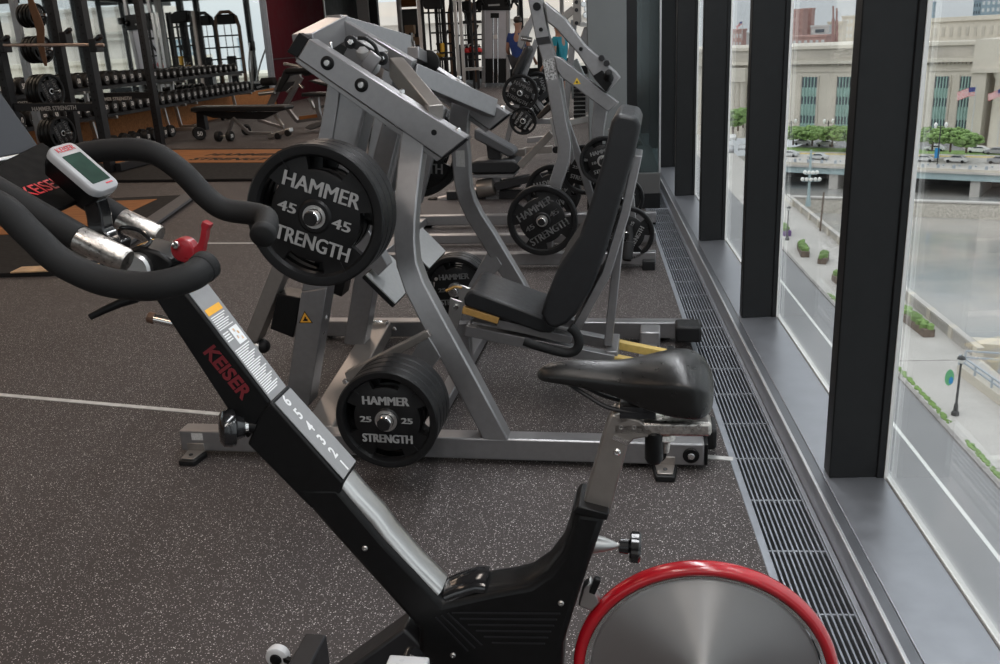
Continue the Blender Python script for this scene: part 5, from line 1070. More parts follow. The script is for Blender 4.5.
# ---- people at the far end
def person(loc, rz, h, shirt, label, arm=.25, lean=0.0, cap=None):
    root = empty('person', loc, rz, label, 'person'); k = h / 1.78
    J = {'pelvis': (0, 0, .95), 'waist': (0, -.01 - lean * .1, 1.10), 'chest': (0, -lean * .35, 1.32), 'neck': (0, -lean * .5, 1.50), 'headb': (0, -.02 - lean * .55, 1.58), 'headt': (0, -.02 - lean * .6, 1.70)}
    for s_, n_ in ((-1, 'l'), (1, 'r')):
        J['hip' + n_] = (.09 * s_, 0, .92); J['knee' + n_] = (.11 * s_, -.03, .50); J['ank' + n_] = (.12 * s_, .02, .09); J['toe' + n_] = (.13 * s_, -.15, .035)
        J['sho' + n_] = (.19 * s_, -lean * .42, 1.43); J['elb' + n_] = (.25 * s_, .02 - lean * .5, 1.14); J['wri' + n_] = (.26 * s_, -.16 * (1 + arm) - lean * .5, .94); 
        J['palm' + n_] = (.26 * s_, -.21 * (1 + arm) - lean * .5, .89)
    R_ = {'pelvis': .135, 'waist': .125, 'chest': .15, 'neck': .055, 'headb': .075, 'headt': .085}
    for n_ in 'lr': R_.update({'hip' + n_: .09, 'knee' + n_: .06, 'ank' + n_: .04, 'toe' + n_: .035, 'sho' + n_: .062, 'elb' + n_: .042, 'wri' + n_: .028, 'palm' + n_: .034})
    E_ = [('pelvis', 'waist'), ('waist', 'chest'), ('chest', 'neck'), ('neck', 'headb'), ('headb', 'headt')]
    for n_ in 'lr': E_ += [('pelvis', 'hip' + n_), ('hip' + n_, 'knee' + n_), ('knee' + n_, 'ank' + n_), ('ank' + n_, 'toe' + n_), ('chest', 'sho' + n_), ('sho' + n_, 'elb' + n_), ('elb' + n_, 'wri' + n_), ('wri' + n_, 'palm' + n_)]
    for s_, n_ in ((-1, 'l'), (1, 'r')):
        x, y_, z = J['palm' + n_]
        for q in range(4):
            J['f%d%s' % (q, n_)] = (x + (q - 1.5) * .017, y_ - .035, z - .035 - .004 * (q in (1, 2))); J['g%d%s' % (q, n_)] = (x + (q - 1.5) * .018, y_ - .035, z - .075 - .006 * (q in (1, 2)))
            R_['f%d%s' % (q, n_)] = .009; R_['g%d%s' % (q, n_)] = .008; E_ += [('palm' + n_, 'f%d%s' % (q, n_)), ('f%d%s' % (q, n_), 'g%d%s' % (q, n_))]
        J['t' + n_] = (x - s_ * .045, y_ - .02, z - .02); R_['t' + n_] = .009; E_.append(('palm' + n_, 't' + n_))
    def skin(names, edges, scale, name, m_, parent, sub=2):
        idx = {n_: i for i, n_ in enumerate(names)}
        me = bpy.data.meshes.new(name); me.from_pydata([tuple(c * k for c in J[n_]) for n_ in names], [(idx[a], idx[b_]) for a, b_ in edges], [])
        o = bpy.data.objects.new(name, me); COL.objects.link(o); o.parent = parent
        sk = o.modifiers.new('skin', 'SKIN'); sk.use_smooth_shade = True
        for i, n_ in enumerate(names): me.skin_vertices[0].data[i].radius = (R_[n_] * scale * k,) * 2; me.skin_vertices[0].data[i].use_root = (i == 0)
        s2 = o.modifiers.new('round', 'SUBSURF'); s2.levels = 1; s2.render_levels = sub; me.materials.append(MAT[m_]); return o
    body = skin(list(J), E_, 1.0, 'body', 'skin_tone', root)
    tn = ['waist', 'pelvis', 'chest', 'neck', 'shol', 'elbl', 'shor', 'elbr']; J2 = dict(J)
    for n_ in 'lr': J['elb' + n_] = tuple((V(J['sho' + n_]) * .35 + V(J['elb' + n_]) * .65))
    J['neck'] = tuple(V(J['chest']) * .35 + V(J['neck']) * .65); R_['neck'] = .075
    skin(tn, [('waist', 'pelvis'), ('waist', 'chest'), ('chest', 'neck'), ('chest', 'shol'), ('shol', 'elbl'), ('chest', 'shor'), ('shor', 'elbr')], 1.14, 'shirt', shirt, root)
    J.update(J2)
    for n_ in 'lr': J['knee' + n_] = tuple(V(J['hip' + n_]) * .15 + V(J['knee' + n_]) * .85)
    skin(['pelvis', 'hipl', 'kneel', 'hipr', 'kneer'], [('pelvis', 'hipl'), ('hipl', 'kneel'), ('pelvis', 'hipr'), ('hipr', 'kneer')], 1.16, 'shorts', 'dark_cloth', root)
    J.update(J2)
    c = V(J['headt']); mb = MB()
    mb.ball(V((c.x, c.y + .012, c.z + .028)) * k, .088 * k, 14, (1, 1.08, .85)); hh = mb.build('hair' if not cap else 'cap', cap or 'hair_dark'); hh.parent = root
    mb = MB()
    for s_ in (-1, 1): mb.ball(V((c.x + .032 * s_, c.y - .082, c.z - .045)) * k, .011 * k, 8)
    e = mb.build('eye', 'white_plastic'); e.parent = root
    mb = MB(); mb.ball(V((c.x, c.y - .093, c.z - .075)) * k, .014 * k, 8, (.8, 1.1, 1.3)); e = mb.build('nose', 'skin_tone'); e.parent = root
    mb = MB(); mb.ball(V((c.x, c.y - .080, c.z - .108)) * k, .020 * k, 8, (1.2, .5, .35)); e = mb.build('mouth', 'lip'); e.parent = root
    for s_ in (-1, 1):
        mb = MB(); mb.ball(V((c.x + .083 * s_, c.y + .01, c.z - .055)) * k, .024 * k, 8, (.5, .8, 1.3)); e = mb.build('ear', 'skin_tone'); e.parent = root
        x, y_, z = J['ank' + 'lr'[s_ > 0]]
        mb = MB(); mb.ball(V((x, y_ - .07, .045)) * k, .14 * k, 10, (.36, 1.0, .36)); e = mb.build('shoe', 'dark_cloth'); e.parent = root
    return root
mat('skin_tone', (.30, .16, .11), .5, 0, .05); mat('hair_dark', (.02, .014, .01), .5, 0, .1); mat('lip', (.28, .10, .08), .5); mat('dark_cloth', (.02, .02, .025), .8, 0, .1)
mat('blue_cloth', (.012, .035, .16), .8, 0, .1, 20); mat('teal_cloth', (.01, .20, .26), .8, 0, .1, 20)
p = aty(519, 60, 20.5); person((p.x, p.y, 0), math.radians(160), 1.86, 'blue_cloth', 'person in a blue T-shirt standing at the far end behind the machines')
p = aty(560, 60, 18.5); person((p.x, p.y, 0), math.radians(-120), 1.72, 'teal_cloth', 'person in a teal top half hidden behind the crossed machine arms')
# ================================================================ outside: street, river, bridge, station
ZG = -29.0; ZR = -33.0
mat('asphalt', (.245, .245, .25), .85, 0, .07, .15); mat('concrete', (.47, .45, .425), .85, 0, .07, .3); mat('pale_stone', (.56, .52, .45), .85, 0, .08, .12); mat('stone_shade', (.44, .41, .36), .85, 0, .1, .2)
mat('far_stone', (.62, .56, .50), .9, 0, .08, .3); mat('road_paint', (.72, .72, .70), .7); mat('yellow_paint', (.62, .48, .16), .7); mat('rough_stone', (.50, .47, .42), .9, 0, .25, 2.5); mat('granite', (.30, .28, .27), .9, 0, .25, 1.2)
mat('girder', (.36, .46, .48), .6, 0, .05, .3); mat('under_bridge_shade', (.10, .095, .095), .9, 0, .4, .4); mat('grass', (.17, .27, .08), .9, 0, .3, 3); mat('leaf', (.17, .27, .085), .8, 0, .35, .9); mat('bark', (.12, .08, .06), .9)
mat('window_teal', (.27, .41, .37), .5, 0, .1, .5); mat('window_dark', (.07, .09, .11), .35, 0, .2, 1); mat('brick_red', (.40, .25, .22), .9, 0, .12, .5); mat('brick_dark', (.33, .19, .17), .9, 0, .1, .5); mat('pale_block', (.52, .53, .52), .8, 0, .05, .3); mat('beige_block', (.52, .46, .37), .85, 0, .06, .3); mat('grey_glass', (.22, .29, .33), .35, 0, .1, .4)  # brick_red is greyed so the colour itself holds the distance haze
mat('car_white', (.68, .68, .68), .3, 0, .03); mat('car_grey', (.30, .31, .33), .3, 0, .03); mat('car_silver', (.52, .53, .54), .3, 0, .03); mat('car_glass', (.05, .06, .07), .15); mat('timber', (.17, .13, .105), .85, 0, .25, 2); mat('purple_paint', (.16, .08, .24), .7, 0, .1); mat('flag_red', (.58, .08, .09), .8); mat('flag_white', (.75, .75, .75), .8); mat('flag_blue', (.05, .06, .22), .8); mat('lamp_dark', (.035, .035, .035), .5); mat('globe', (.85, .85, .83), .4); mat('sign_green', (.13, .42, .20), .6); mat('sign_blue', (.03, .25, .55), .6); mat('rail_blue', (.42, .47, .52), .5, .3)
m, N, L, b = nodes('water'); b.inputs['Base Color'].default_value = (.30, .32, .325, 1); b.inputs['Roughness'].default_value = .10; b.inputs['Specular IOR Level'].default_value = .5
tc = N.new('ShaderNodeTexCoord'); n2 = N.new('ShaderNodeTexNoise'); n2.inputs['Scale'].default_value = .12; n2.inputs['Detail'].default_value = 6; L.new(tc.outputs['Object'], n2.inputs['Vector']); bp = N.new('ShaderNodeBump'); bp.inputs['Strength'].default_value = .10; bp.inputs['Distance'].default_value = 1.0; L.new(n2.outputs['Fac'], bp.inputs['Height']); L.new(bp.outputs[0], b.inputs['Normal'])
n3 = N.new('ShaderNodeTexNoise'); n3.inputs['Scale'].default_value = .045; n3.inputs['Detail'].default_value = 4; L.new(tc.outputs['Object'], n3.inputs['Vector']); cr = N.new('ShaderNodeValToRGB'); cr.color_ramp.elements[0].position = .4; cr.color_ramp.elements[0].color = (.235, .26, .27, 1); cr.color_ramp.elements[1].position = .62; cr.color_ramp.elements[1].color = (.40, .375, .345, 1); L.new(n3.outputs['Fac'], cr.inputs[0]); L.new(cr.outputs[0], b.inputs['Base Color'])
def quad(pts, name, m_, th=.1):
    mb = MB(); mb.prism([V(p) - V((0, 0, th)) for p in pts], (0, 0, th)); return struct(mb, name, m_)
XC = 27.3; XB = 35.4
quad([(2.5, -30, ZG), (XC, -30, ZG), (XC, 260, ZG), (2.5, 260, ZG)], 'road_1', 'asphalt')
quad([(XC, -30, ZG + .15), (XB, -30, ZG + .15), (XB, 160, ZG + .15), (XC, 160, ZG + .15)], 'sidewalk', 'concrete', .3)
quad([(XC - .25, -30, ZG + .17), (XC + .1, -30, ZG + .17), (XC + .1, 150, ZG + .17), (XC - .25, 150, ZG + .17)], 'kerb', 'granite', .3)
quad([(XB - 1, -30, ZR), (420, -30, ZR), (420, 260, ZR), (XB - 1, 260, ZR)], 'river', 'water', .3)
mb = MB(); mb.box((23.55, 60, ZG + .02), .28, 130, .03); struct(mb, 'road_line', 'road_paint')
mb = MB(); mb.box((23.55 - 3.4, 60, ZG + .015), .22, 150, .02); struct(mb, 'road_seam', 'granite').hide_render = False
for k in range(3): 
    mb = MB(); mb.box((XC + 4, 60 + 22 * k, ZG + .155), 8, .14, .02); struct(mb, 'sidewalk_joint', 'granite')
random.seed(3)
mb = MB()
for k in range(700):
    y = 45 + 60 * random.random(); 
    if int(y * .31) % 5 == 0: continue
    p = V((XC + .25 + .35 * random.random(), y, ZG + .15)); mb.ball(p, .08 + .12 * random.random(), 6, (1, 1.5, .8))
gr_ = mb.build('verge_grass', 'grass'); gr_['kind'] = 'stuff'; tag(gr_, 'strip of green weeds along the kerb of the street', 'grass')
# balustrade along the river
bal = empty('river_balustrade', (XB, 60, ZG), 0, 'long pale stone balustrade between the sidewalk and the river', 'balustrade')
mb = MB(); mb.box((XB + .1, 40, ZG - 2.0), .5, 260, 4.2); mb.build('base_wall', 'pale_stone', bal)
mb = MB(); mb.box((XB + .1, 124, ZG + 1.22), .62, 84, .2); mb.build('coping', 'concrete', bal, .03)
mb = MB(); 
for k in range(0, 14):
    y = 82.5 + 6 * k; mb = MB(); mb.box((XB + .1, y, ZG + .65), .7, .9, 1.35); mb.build('pier', 'pale_stone', bal, .03)
    if k < 13:
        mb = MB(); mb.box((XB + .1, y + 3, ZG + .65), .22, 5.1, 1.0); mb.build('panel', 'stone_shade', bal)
        for j in range(9):
            mb = MB(); mb.lathe([(.10, -.5), (.17, -.2), (.09, .1), (.15, .5)], (XB - .12, y + .9 + .53 * j, ZG + .62), UP, 8); 
            if k < 4: mb.build('baluster', 'concrete', bal)
            else: mb.bm.free()
# landing block and stair railing by the water
lb = empty('stair_landing', (36.5, 78, ZG), 0, 'stone stair landing with pale railing going down to the water', 'stairs')
mb = MB(); mb.prism([(36.0, 83.5, ZG - 4), (48, 80.5, ZG - 4), (48, 82.5, ZG - 4), (36.0, 85.5, ZG - 4)], (0, 0, 5.2)); mb.build('end_wall', 'pale_stone', lb, .03)
mb = MB(); mb.prism([(33.2, 66, ZG + .1), (34.2, 66, ZG + .1), (33.2, 78.6, ZG + .1), (32.2, 78.6, ZG + .1)], (0, 0, .9)); mb.build('side_wall', 'pale_stone', lb, .03)
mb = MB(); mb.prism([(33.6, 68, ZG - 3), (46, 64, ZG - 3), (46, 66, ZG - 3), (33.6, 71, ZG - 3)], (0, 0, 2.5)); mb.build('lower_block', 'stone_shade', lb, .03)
for (a, b_) in (((32.3, 78.5, ZG + 1.9), (33.3, 67.5, ZG + 1.9)), ((32.3, 78.5, ZG + 1.5), (33.3, 67.5, ZG + 1.5)), ((33.2, 79.6, ZG + 1.9), (44, 76.5, ZG + 1.9)), ((33.2, 79.6, ZG + 1.3), (44, 76.5, ZG + 1.3))):
    mb = MB(); mb.bar(a, b_, .14, .14); mb.build('rail', 'rail_blue', lb)
for k in range(5):
    a = V((32.3, 78.5, ZG)).lerp(V((33.3, 67.5, ZG)), k / 4); mb = MB(); mb.box(a + V((0, 0, 1.4)), .14, .14, 1.1); mb.build('rail_post', 'rail_blue', lb)
    a = V((33.2, 79.6, ZG)).lerp(V((44, 76.5, ZG)), k / 4); mb = MB(); mb.box(a + V((0, 0, .9)), .14, .14, 2.0); mb.build('rail_post', 'rail_blue', lb)
# planters
def planter(x0, y0, x1, y1, label, m_='timber', w=1.1):
    a, b_ = V((x0, y0, ZG + .15)), V((x1, y1, ZG + .15)); t = empty('planter_box', (a + b_) / 2, 0, label, 'planter')
    mb = MB(); mb.bar(a + V((0, 0, .4)), b_ + V((0, 0, .4)), w, .8); mb.build('box', m_, t, .03)
    mb = MB(); n = int((b_ - a).length * 5)
    for k in range(n):
        p = a.lerp(b_, (k + .5) / n); 
        if random.random() < .35: continue
        mb.ball(p + V((random.uniform(-.3, .3), 0, .85 + .25 * random.random())), .28 + .2 * random.random(), 6, (1, 1, 1.1))
    o = mb.build('plants', 'leaf', t)
planter(32.9, 95.5, 33.3, 88.6, 'long timber planter box on the sidewalk nearest the big glass pane')
planter(29.6, 128.5, 29.0, 123.0, 'timber planter with bushy plants halfway along the sidewalk'); planter(31.2, 121.5, 30.2, 119, 'small dark timber planter beside the tall bare pole')
planter(30.0, 111, 30.2, 104.5, 'timber planter partly behind the nearest black mullion'); planter(29.6, 141.5, 29.4, 136.5, 'purple planter box with plants far along the sidewalk', 'purple_paint')
# street lamps
def lamp_post(p, h, label, glob=True):
    t = empty('street_lamp', p, 0, label, 'street lamp'); p = V(p)
    mb = MB(); mb.lathe([(.30, 0), (.30, .25), (.18, .4), (.16, .9), (.10, 1.0), (.075, h * .85), (.09, h * .86), (.12, h * .88)], p, UP, 14); mb.build('post', 'lamp_dark', t)
    mb = MB(); mb.lathe([(.10, h * .88), (.28, h * .93), (.30, h * .95)], p, UP, 14); mb.build('lantern', 'globe', t)
    mb = MB(); mb.lathe([(.34, h * .95), (.25, h * .985), (.05, h), (.02, h * 1.02)], p, UP, 14); mb.build('hood', 'lamp_dark', t); return t
t = lamp_post(ground(955, 415, ZG + .15), 5.0, 'dark street lamp with banner on the sidewalk, nearest the glass')
p = ground(955, 415, ZG + .15); mb = MB()
for k, (m_, r, ox, oz) in enumerate((('sign_green', .62, -.75, 3.15), ('sign_blue', .28, -.62, 2.95))):
    mb = MB(); c = p + V((ox, 0, oz)); mb.loft([[c + V((r * .55 * math.cos(a), -.02 * k + d, r * math.sin(a) * (1 if math.sin(a) < 0 else 1.2))) for a in [2 * PI * j / 20 for j in range(20)]] for d in (-.02, .02)]); mb.build('banner', m_, t)
lamp_post(ground(787, 240, ZG + .15), 5.0, 'dark street lamp among the far planters along the sidewalk')
# tall bridge light with a cluster of white globes, bare pole, flagpoles
c = ground(808, 206, -30); c = V(c); tl = empty('cluster_lamp', c, 0, 'tall grey lamp with two rings of white globes by the bridge', 'street lamp')
PC = Plane((c.x, c.y, 0), -20); ztop = PC.at(811, 150, 0).z
mb = MB(); mb.lathe([(.5, 0), (.4, 1.0), (.25, 2.0), (.18, ztop - c.z)], c, UP, 12); mb.build('post', 'girder', tl)
for yy, w_, n in ((179.5, 8.5, 5), (172.5, 6, 4)):
    for j in range(n):
        q = PC.at(811 - w_ + 2 * w_ * j / (n - 1), yy + .6 * abs(j - (n - 1) / 2) * -.3, -.6 + .3 * (j % 2)); mb = MB(); mb.ball(q, .36, 10); mb.build('globe', 'globe', tl)
    mb = MB(); mb.bar(PC.at(811 - w_, yy + 1.8, 0), PC.at(811 + w_, yy + 1.8, 0), .14, .14); mb.build('arm', 'girder', tl)
p = ground(820, 232, ZG); bpz = Plane((p.x, p.y, 0), 0).at(823, 192, 0).z
mb = MB(); mb.cyl(p, (p.x + .2, p.y, bpz), .14, 10); bp_ = mb.build('utility_pole', 'timber'); tag(bp_, 'tall bare wooden pole standing by the sidewalk planters', 'pole')
# bridge over the river
PBR = Plane((54.3, 198.5, 0), -32); ZD = -28.0
bg_ = empty('river_bridge', PBR.w(0, 0, ZR), PBR.yaw, 'steel road bridge with pale blue girder crossing the river', 'bridge')
mb = MB(); mb.prism([PBR.w(-22, 0, ZD - .45), PBR.w(150, 0, ZD - .45), PBR.w(150, 22, ZD - .45), PBR.w(-22, 22, ZD - .45)], (0, 0, .45)); mb.build('deck', 'concrete', bg_)
zb = PBR.at(847, 175, .6).z
mb = MB(); mb.prism([PBR.w(-22, .5, zb), PBR.w(150, .5, zb), PBR.w(150, 1.0, zb), PBR.w(-22, 1.0, zb)], (0, 0, ZD - .45 - zb)); mb.build('girder', 'girder', bg_)
mb = MB()
for k in range(50):
    s_ = -21 + 3.4 * k; mb = MB(); mb.prism([PBR.w(s_, .35, zb), PBR.w(s_ + .15, .35, zb), PBR.w(s_ + .15, .5, zb), PBR.w(s_, .5, zb)], (0, 0, ZD - .45 - zb)); mb.build('stiffener', 'girder', bg_)
for (x0, x1_, y1) in ((829, 838, 195), (971, 981, 200)):
    a = PBR.at(x0, 178, 1.0); b_ = PBR.at(x1_, 178, 1.0); zz = PBR.at(x0, y1 + 3, 1.0).z
    mb = MB(); mb.prism([V((a.x, a.y, zz)), V((b_.x, b_.y, zz)), V((b_.x, b_.y, zz)) + PBR.n * 18, V((a.x, a.y, zz)) + PBR.n * 18], (0, 0, zb - zz)); mb.build('pier', 'concrete', bg_, .05)
mb = MB(); mb.prism([PBR.w(-22, .2, ZD), PBR.w(150, .2, ZD), PBR.w(150, .4, ZD), PBR.w(-22, .4, ZD)], (0, 0, .5)); mb.build('parapet', 'pale_stone', bg_)
mb = MB()
for k in range(58): 
    mb.box(PBR.w(-20 + 2.9 * k, .5, ZD + .75), .5, .3, .9); mb.box(PBR.w(-19 + 2.9 * k, .5, ZD + 1.1), .3, .25, .3)
mb.build('railing', 'rail_blue', bg_)
# far bank: stone river wall and roadway and back wall under the bridge, shade put into their colour
PW = Plane((56.4, 169.6, 0), -22)
fw_ = empty('river_wall', PW.w(0, 0, ZR), PW.yaw, 'pale stone wall along the far bank under the bridge', 'wall'); fw_['kind'] = 'structure'
mb = MB(); mb.prism([PW.w(-23, 0, ZR - 1), PW.w(150, 0, ZR - 1), PW.w(150, 3, ZR - 1), PW.w(-23, 3, ZR - 1)], (0, 0, 1 + (PW.at(930, 203, 0).z - ZR))); o = mb.build('stone_face', 'rough_stone', fw_)
mb = MB(); zt = PW.at(930, 202, 0).z; mb.prism([PW.w(-23, -.15, zt - .1), PW.w(150, -.15, zt - .1), PW.w(150, 1.5, zt - .1), PW.w(-23, 1.5, zt - .1)], (0, 0, .3)); mb.build('coping', 'concrete', fw_, .03)
quad([PW.w(-23, 1.5, zt - 4), PW.w(150, 1.5, zt - 4), PW.w(150, 40, zt - 4), PW.w(-23, 60, zt - 4)], 'road_3', 'under_bridge_shade', .1)
mb = MB(); mb.prism([PBR.w(-22, 14, zt - 4), PBR.w(150, 14, zt - 4), PBR.w(150, 15, zt - 4), PBR.w(-22, 15, zt - 4)], (0, 0, zb - zt + 4.2)); o = struct(mb, 'wall_under_bridge', 'under_bridge_shade')
# ground beyond
quad([PBR.w(-22, 21, ZG + .9), PBR.w(320, 21, ZG + .9), PBR.w(320, 260, ZG + .9), PBR.w(-22, 260, ZG + .9)], 'ground_far', 'asphalt', 1)
quad([(XC, 160, ZG + .06), (36.5, 160, ZG + .06), (36.5, 420, ZG + .06), (XC, 420, ZG + .06)], 'ground_side', 'concrete', 1)
quad([(-200, 261, ZG), (XC, 261, ZG), (XC, 700, ZG), (-200, 700, ZG)], 'road_4', 'asphalt', 1)
def strip(y0, y1, m_, name, z=.95, x0=770, x1=1100):
    a = [ground(x0, y0 - .0375 * 0 + (x0 - 900) * .02, ZG + z), ground(x1, y0 + (x1 - 900) * .02, ZG + z), ground(x1, y1 + (x1 - 900) * .02, ZG + z), ground(x0, y1 + (x0 - 900) * .02, ZG + z)]
    mb = MB(); mb.prism(a, (0, 0, .06)); struct(mb, name, m_)
strip(156.2, 155.0, 'yellow_paint', 'road_marking'); strip(153.5, 149.5, 'grass', 'verge', 1.0); strip(154.9, 153.5, 'concrete', 'kerb_far', .98)
# the station
PS = Plane((60., 256.8, 0), -42)
stn = empty('station_building', PS.w(20, 20, ZG), PS.yaw, 'long pale limestone station with tall green-paned windows and a colonnade', 'building')
def zat(px, py, d=0): return PS.at(px, py, d).z
def block(x0, x1, zlo, zhi, d0, d1, name, m_='pale_stone', parent=stn, bv=0):
    mb = MB(); mb.prism([PS.w(x0, d0, zlo), PS.w(x1, d0, zlo), PS.w(x1, d1, zlo), PS.w(x0, d1, zlo)], (0, 0, zhi - zlo)); return mb.build(name, m_, parent, bv)
sL = PS.sz(720, 70)[0] - 60; sP = PS.sz(984, 100)[0]; zc = zat(812, 64); zr = zat(812, 46); zwt = zat(812, 77); zwb = zat(812, 141)
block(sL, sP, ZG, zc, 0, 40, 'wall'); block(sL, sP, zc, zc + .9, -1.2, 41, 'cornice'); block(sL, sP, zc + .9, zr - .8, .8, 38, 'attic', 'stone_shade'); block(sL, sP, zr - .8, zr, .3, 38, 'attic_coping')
mb = MB()
for k in range(int((sP - sL) / .9)): mb.prism([PS.w(sL + .9 * k, -.6, zc - .55), PS.w(sL + .9 * k + .45, -.6, zc - .55), PS.w(sL + .9 * k + .45, 0, zc - .55), PS.w(sL + .9 * k, 0, zc - .55)], (0, 0, .5))
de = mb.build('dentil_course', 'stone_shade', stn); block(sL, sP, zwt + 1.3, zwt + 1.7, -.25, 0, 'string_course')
sU = PS.sz(927, 25)[0]; zu = PS.sz(935, 22, 14)[1]
block(PS.sz(927, 25, 14)[0], sP + 90, zr - 1, zu, 14, 60, 'upper_block'); block(PS.sz(927, 25, 14)[0] - .5, sP + 90, zu, zu + 1.0, 13.4, 60, 'upper_coping')
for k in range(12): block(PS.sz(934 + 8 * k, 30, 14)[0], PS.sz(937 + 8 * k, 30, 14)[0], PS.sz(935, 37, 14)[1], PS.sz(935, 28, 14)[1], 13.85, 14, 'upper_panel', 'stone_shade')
def bay(x0, x1):
    s0, s1 = PS.sz(x0, 100)[0], PS.sz(x1, 100)[0]
    o = block(s0, s1, zwb, zwt, -.08, .0, 'window_bay', 'window_dark'); h = zwt - zwb
    for a, b_ in ((.70, .84), (.40, .58), (.08, .28)): block(s0, s1, zwb + h * a, zwb + h * b_, -.14, -.08, 'spandrel', 'window_teal', o)
    for k in range(6): block(s0 + (s1 - s0) * k / 5 - .14, s0 + (s1 - s0) * k / 5 + .14, zwb, zwt, -.34, -.08, 'mullion', 'window_teal' if k % 5 else 'stone_shade', o)
    block(s0 - .35, s0, zwb, zwt + .3, -.3, 0, 'jamb', 'pale_stone', o); block(s1, s1 + .35, zwb, zwt + .3, -.3, 0, 'jamb', 'pale_stone', o)
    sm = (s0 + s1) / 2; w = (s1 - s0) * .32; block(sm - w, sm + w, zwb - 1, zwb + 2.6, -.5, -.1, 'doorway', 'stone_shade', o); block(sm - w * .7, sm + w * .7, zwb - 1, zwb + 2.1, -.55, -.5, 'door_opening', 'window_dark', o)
for x0, x1_ in ((801, 817), (836, 851.5), (866, 881), (901, 916), (933, 948), (958, 973)): bay(x0, x1_)
for x0 in (727.5, 733, 738, 743, 748): 
    s0 = PS.sz(x0, 100)[0]; mb = MB(); mb.lathe([(1.15, 0), (1.0, 1), (.9, zwt - 2 - ZG), (1.2, zwt - 1 - ZG)], PS.w(s0, -2.5, ZG), UP, 14); mb.build('column', 'pale_stone', stn)
block(PS.sz(715, 100)[0], PS.sz(752, 100)[0], zwt - 1, zwt + 2.6, -4, 0, 'entablature'); 
# portico at the right
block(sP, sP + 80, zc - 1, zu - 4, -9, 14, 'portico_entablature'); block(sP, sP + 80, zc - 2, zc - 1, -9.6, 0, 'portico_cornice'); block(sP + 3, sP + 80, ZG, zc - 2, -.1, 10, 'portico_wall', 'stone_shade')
block(sP, sP + 3.2, ZG, zc - 2, -9, 0, 'pilaster'); block(sP + 6, sP + 80, ZG, ZG + 1.6, -10, 0, 'portico_steps', 'stone_shade')
for k in range(5):
    mb = MB(); mb.lathe([(2.1, 0), (2.1, 1), (1.75, 1.6), (1.5, zc - 3.6 - ZG), (2.0, zc - 2.6 - ZG), (2.0, zc - 2 - ZG)], PS.w(sP + 6.2 + 8.6 * k, -7.4, ZG), UP, 20); mb.build('column', 'pale_stone', stn)
# the skyline
def tower(x0, x1_, y0, D_, name, m_, label, cat='building', ybot=60, wins=None, wm='window_dark', yaw=-30):
    pl = Plane(aty((x0 + x1_) / 2, 60, D_), yaw); pl.O.z = 0; t = empty(name, V((pl.O.x, pl.O.y, ZG)), pl.yaw, label, cat)
    s0, s1 = pl.sz(x0, y0)[0], pl.sz(x1_, y0)[0]; z1 = pl.sz((x0 + x1_) / 2, y0)[1]
    mb = MB(); mb.prism([pl.w(s0, 0, ZG), pl.w(s1, 0, ZG), pl.w(s1, (s1 - s0), ZG), pl.w(s0, (s1 - s0), ZG)], (0, 0, z1 - ZG)); mb.build('walls', m_, t)
    mb = MB(); mb.prism([pl.w(s0 - .3, -.3, z1), pl.w(s1 + .3, -.3, z1), pl.w(s1 + .3, (s1 - s0), z1), pl.w(s0 - .3, (s1 - s0), z1)], (0, 0, .8)); mb.build('roof', m_, t)
    if wins:
        nx, ny, ystep = wins
        for i in range(nx):
            for j in range(ny):
                a = s0 + (s1 - s0) * (i + .25) / nx; b_ = s0 + (s1 - s0) * (i + .75) / nx; zt_ = z1 - (j + .35) * ystep; mb = MB(); mb.prism([pl.w(a, -.15, zt_ - ystep * .5), pl.w(b_, -.15, zt_ - ystep * .5), pl.w(b_, 0, zt_ - ystep * .5), pl.w(a, 0, zt_ - ystep * .5)], (0, 0, ystep * .5)); mb.build('window', wm, t)
    return t, pl
tower(786, 803, 11, 430, 'brick_tower', 'brick_red', 'tall red brick tower behind the station roof', wins=(3, 9, 3.2), wm='brick_dark'); tower(802, 812, 10, 440, 'brick_tower', 'brick_red', 'red brick tower wing stepping down beside the tall tower', wins=(2, 9, 3.4), wm='brick_dark')
tower(786, 826, 37.5, 400, 'brick_block', 'brick_red', 'low red brick block with white window bands above the station roof', wins=(7, 2, 3.2), wm='pale_block'); tower(811, 829, 27, 415, 'office_block', 'pale_block', 'low white block with dark window bands right of the brick tower', wins=(1, 3, 2.6))
tower(828, 843, 23, 480, 'apartment_block', 'beige_block', 'beige stepped building behind the two tall masts', wins=(4, 5, 3.5), wm='stone_shade'); tower(842, 862, 17, 520, 'apartment_block', 'beige_block', 'beige building with sloping top beside the black mullion', wins=(5, 6, 3.6), wm='pale_block')
tower(974, 981.5, 1, 600, 'glass_tower', 'grey_glass', 'narrow grey glass tower at the upper right edge', wins=(3, 6, 4.0), wm='window_dark'); tower(982, 1012, -2, 590, 'glass_tower', 'grey_glass', 'broad grey office tower at the upper right corner', wins=(6, 6, 4.0), wm='pale_block'); tower(931, 935.5, 3, 620, 'glass_tower', 'grey_glass', 'thin distant glass tower beside the nearest black mullion')
tower(730, 742, 31, 420, 'brick_block', 'brick_red', 'red brick block under the small flag between the middle mullions', wins=(4, 2, 3.4), wm='pale_block'); tower(742, 752, 34, 430, 'office_block', 'pale_block', 'pale low block right of the small brick block')
for k, (x, y0) in enumerate(((833, 6), (836.5, 8))):
    a = aty(x, 48, 380); b_ = aty(x + .3, y0, 380); mb = MB(); mb.bar(a, b_, .55, .55); mb.bar(a, a.lerp(b_, .7), .9, .9); o = mb.build('radio_mast', 'brick_dark'); tag(o, ['taller dark mast above the station roof', 'shorter dark mast just right of the taller one'][k], 'mast')
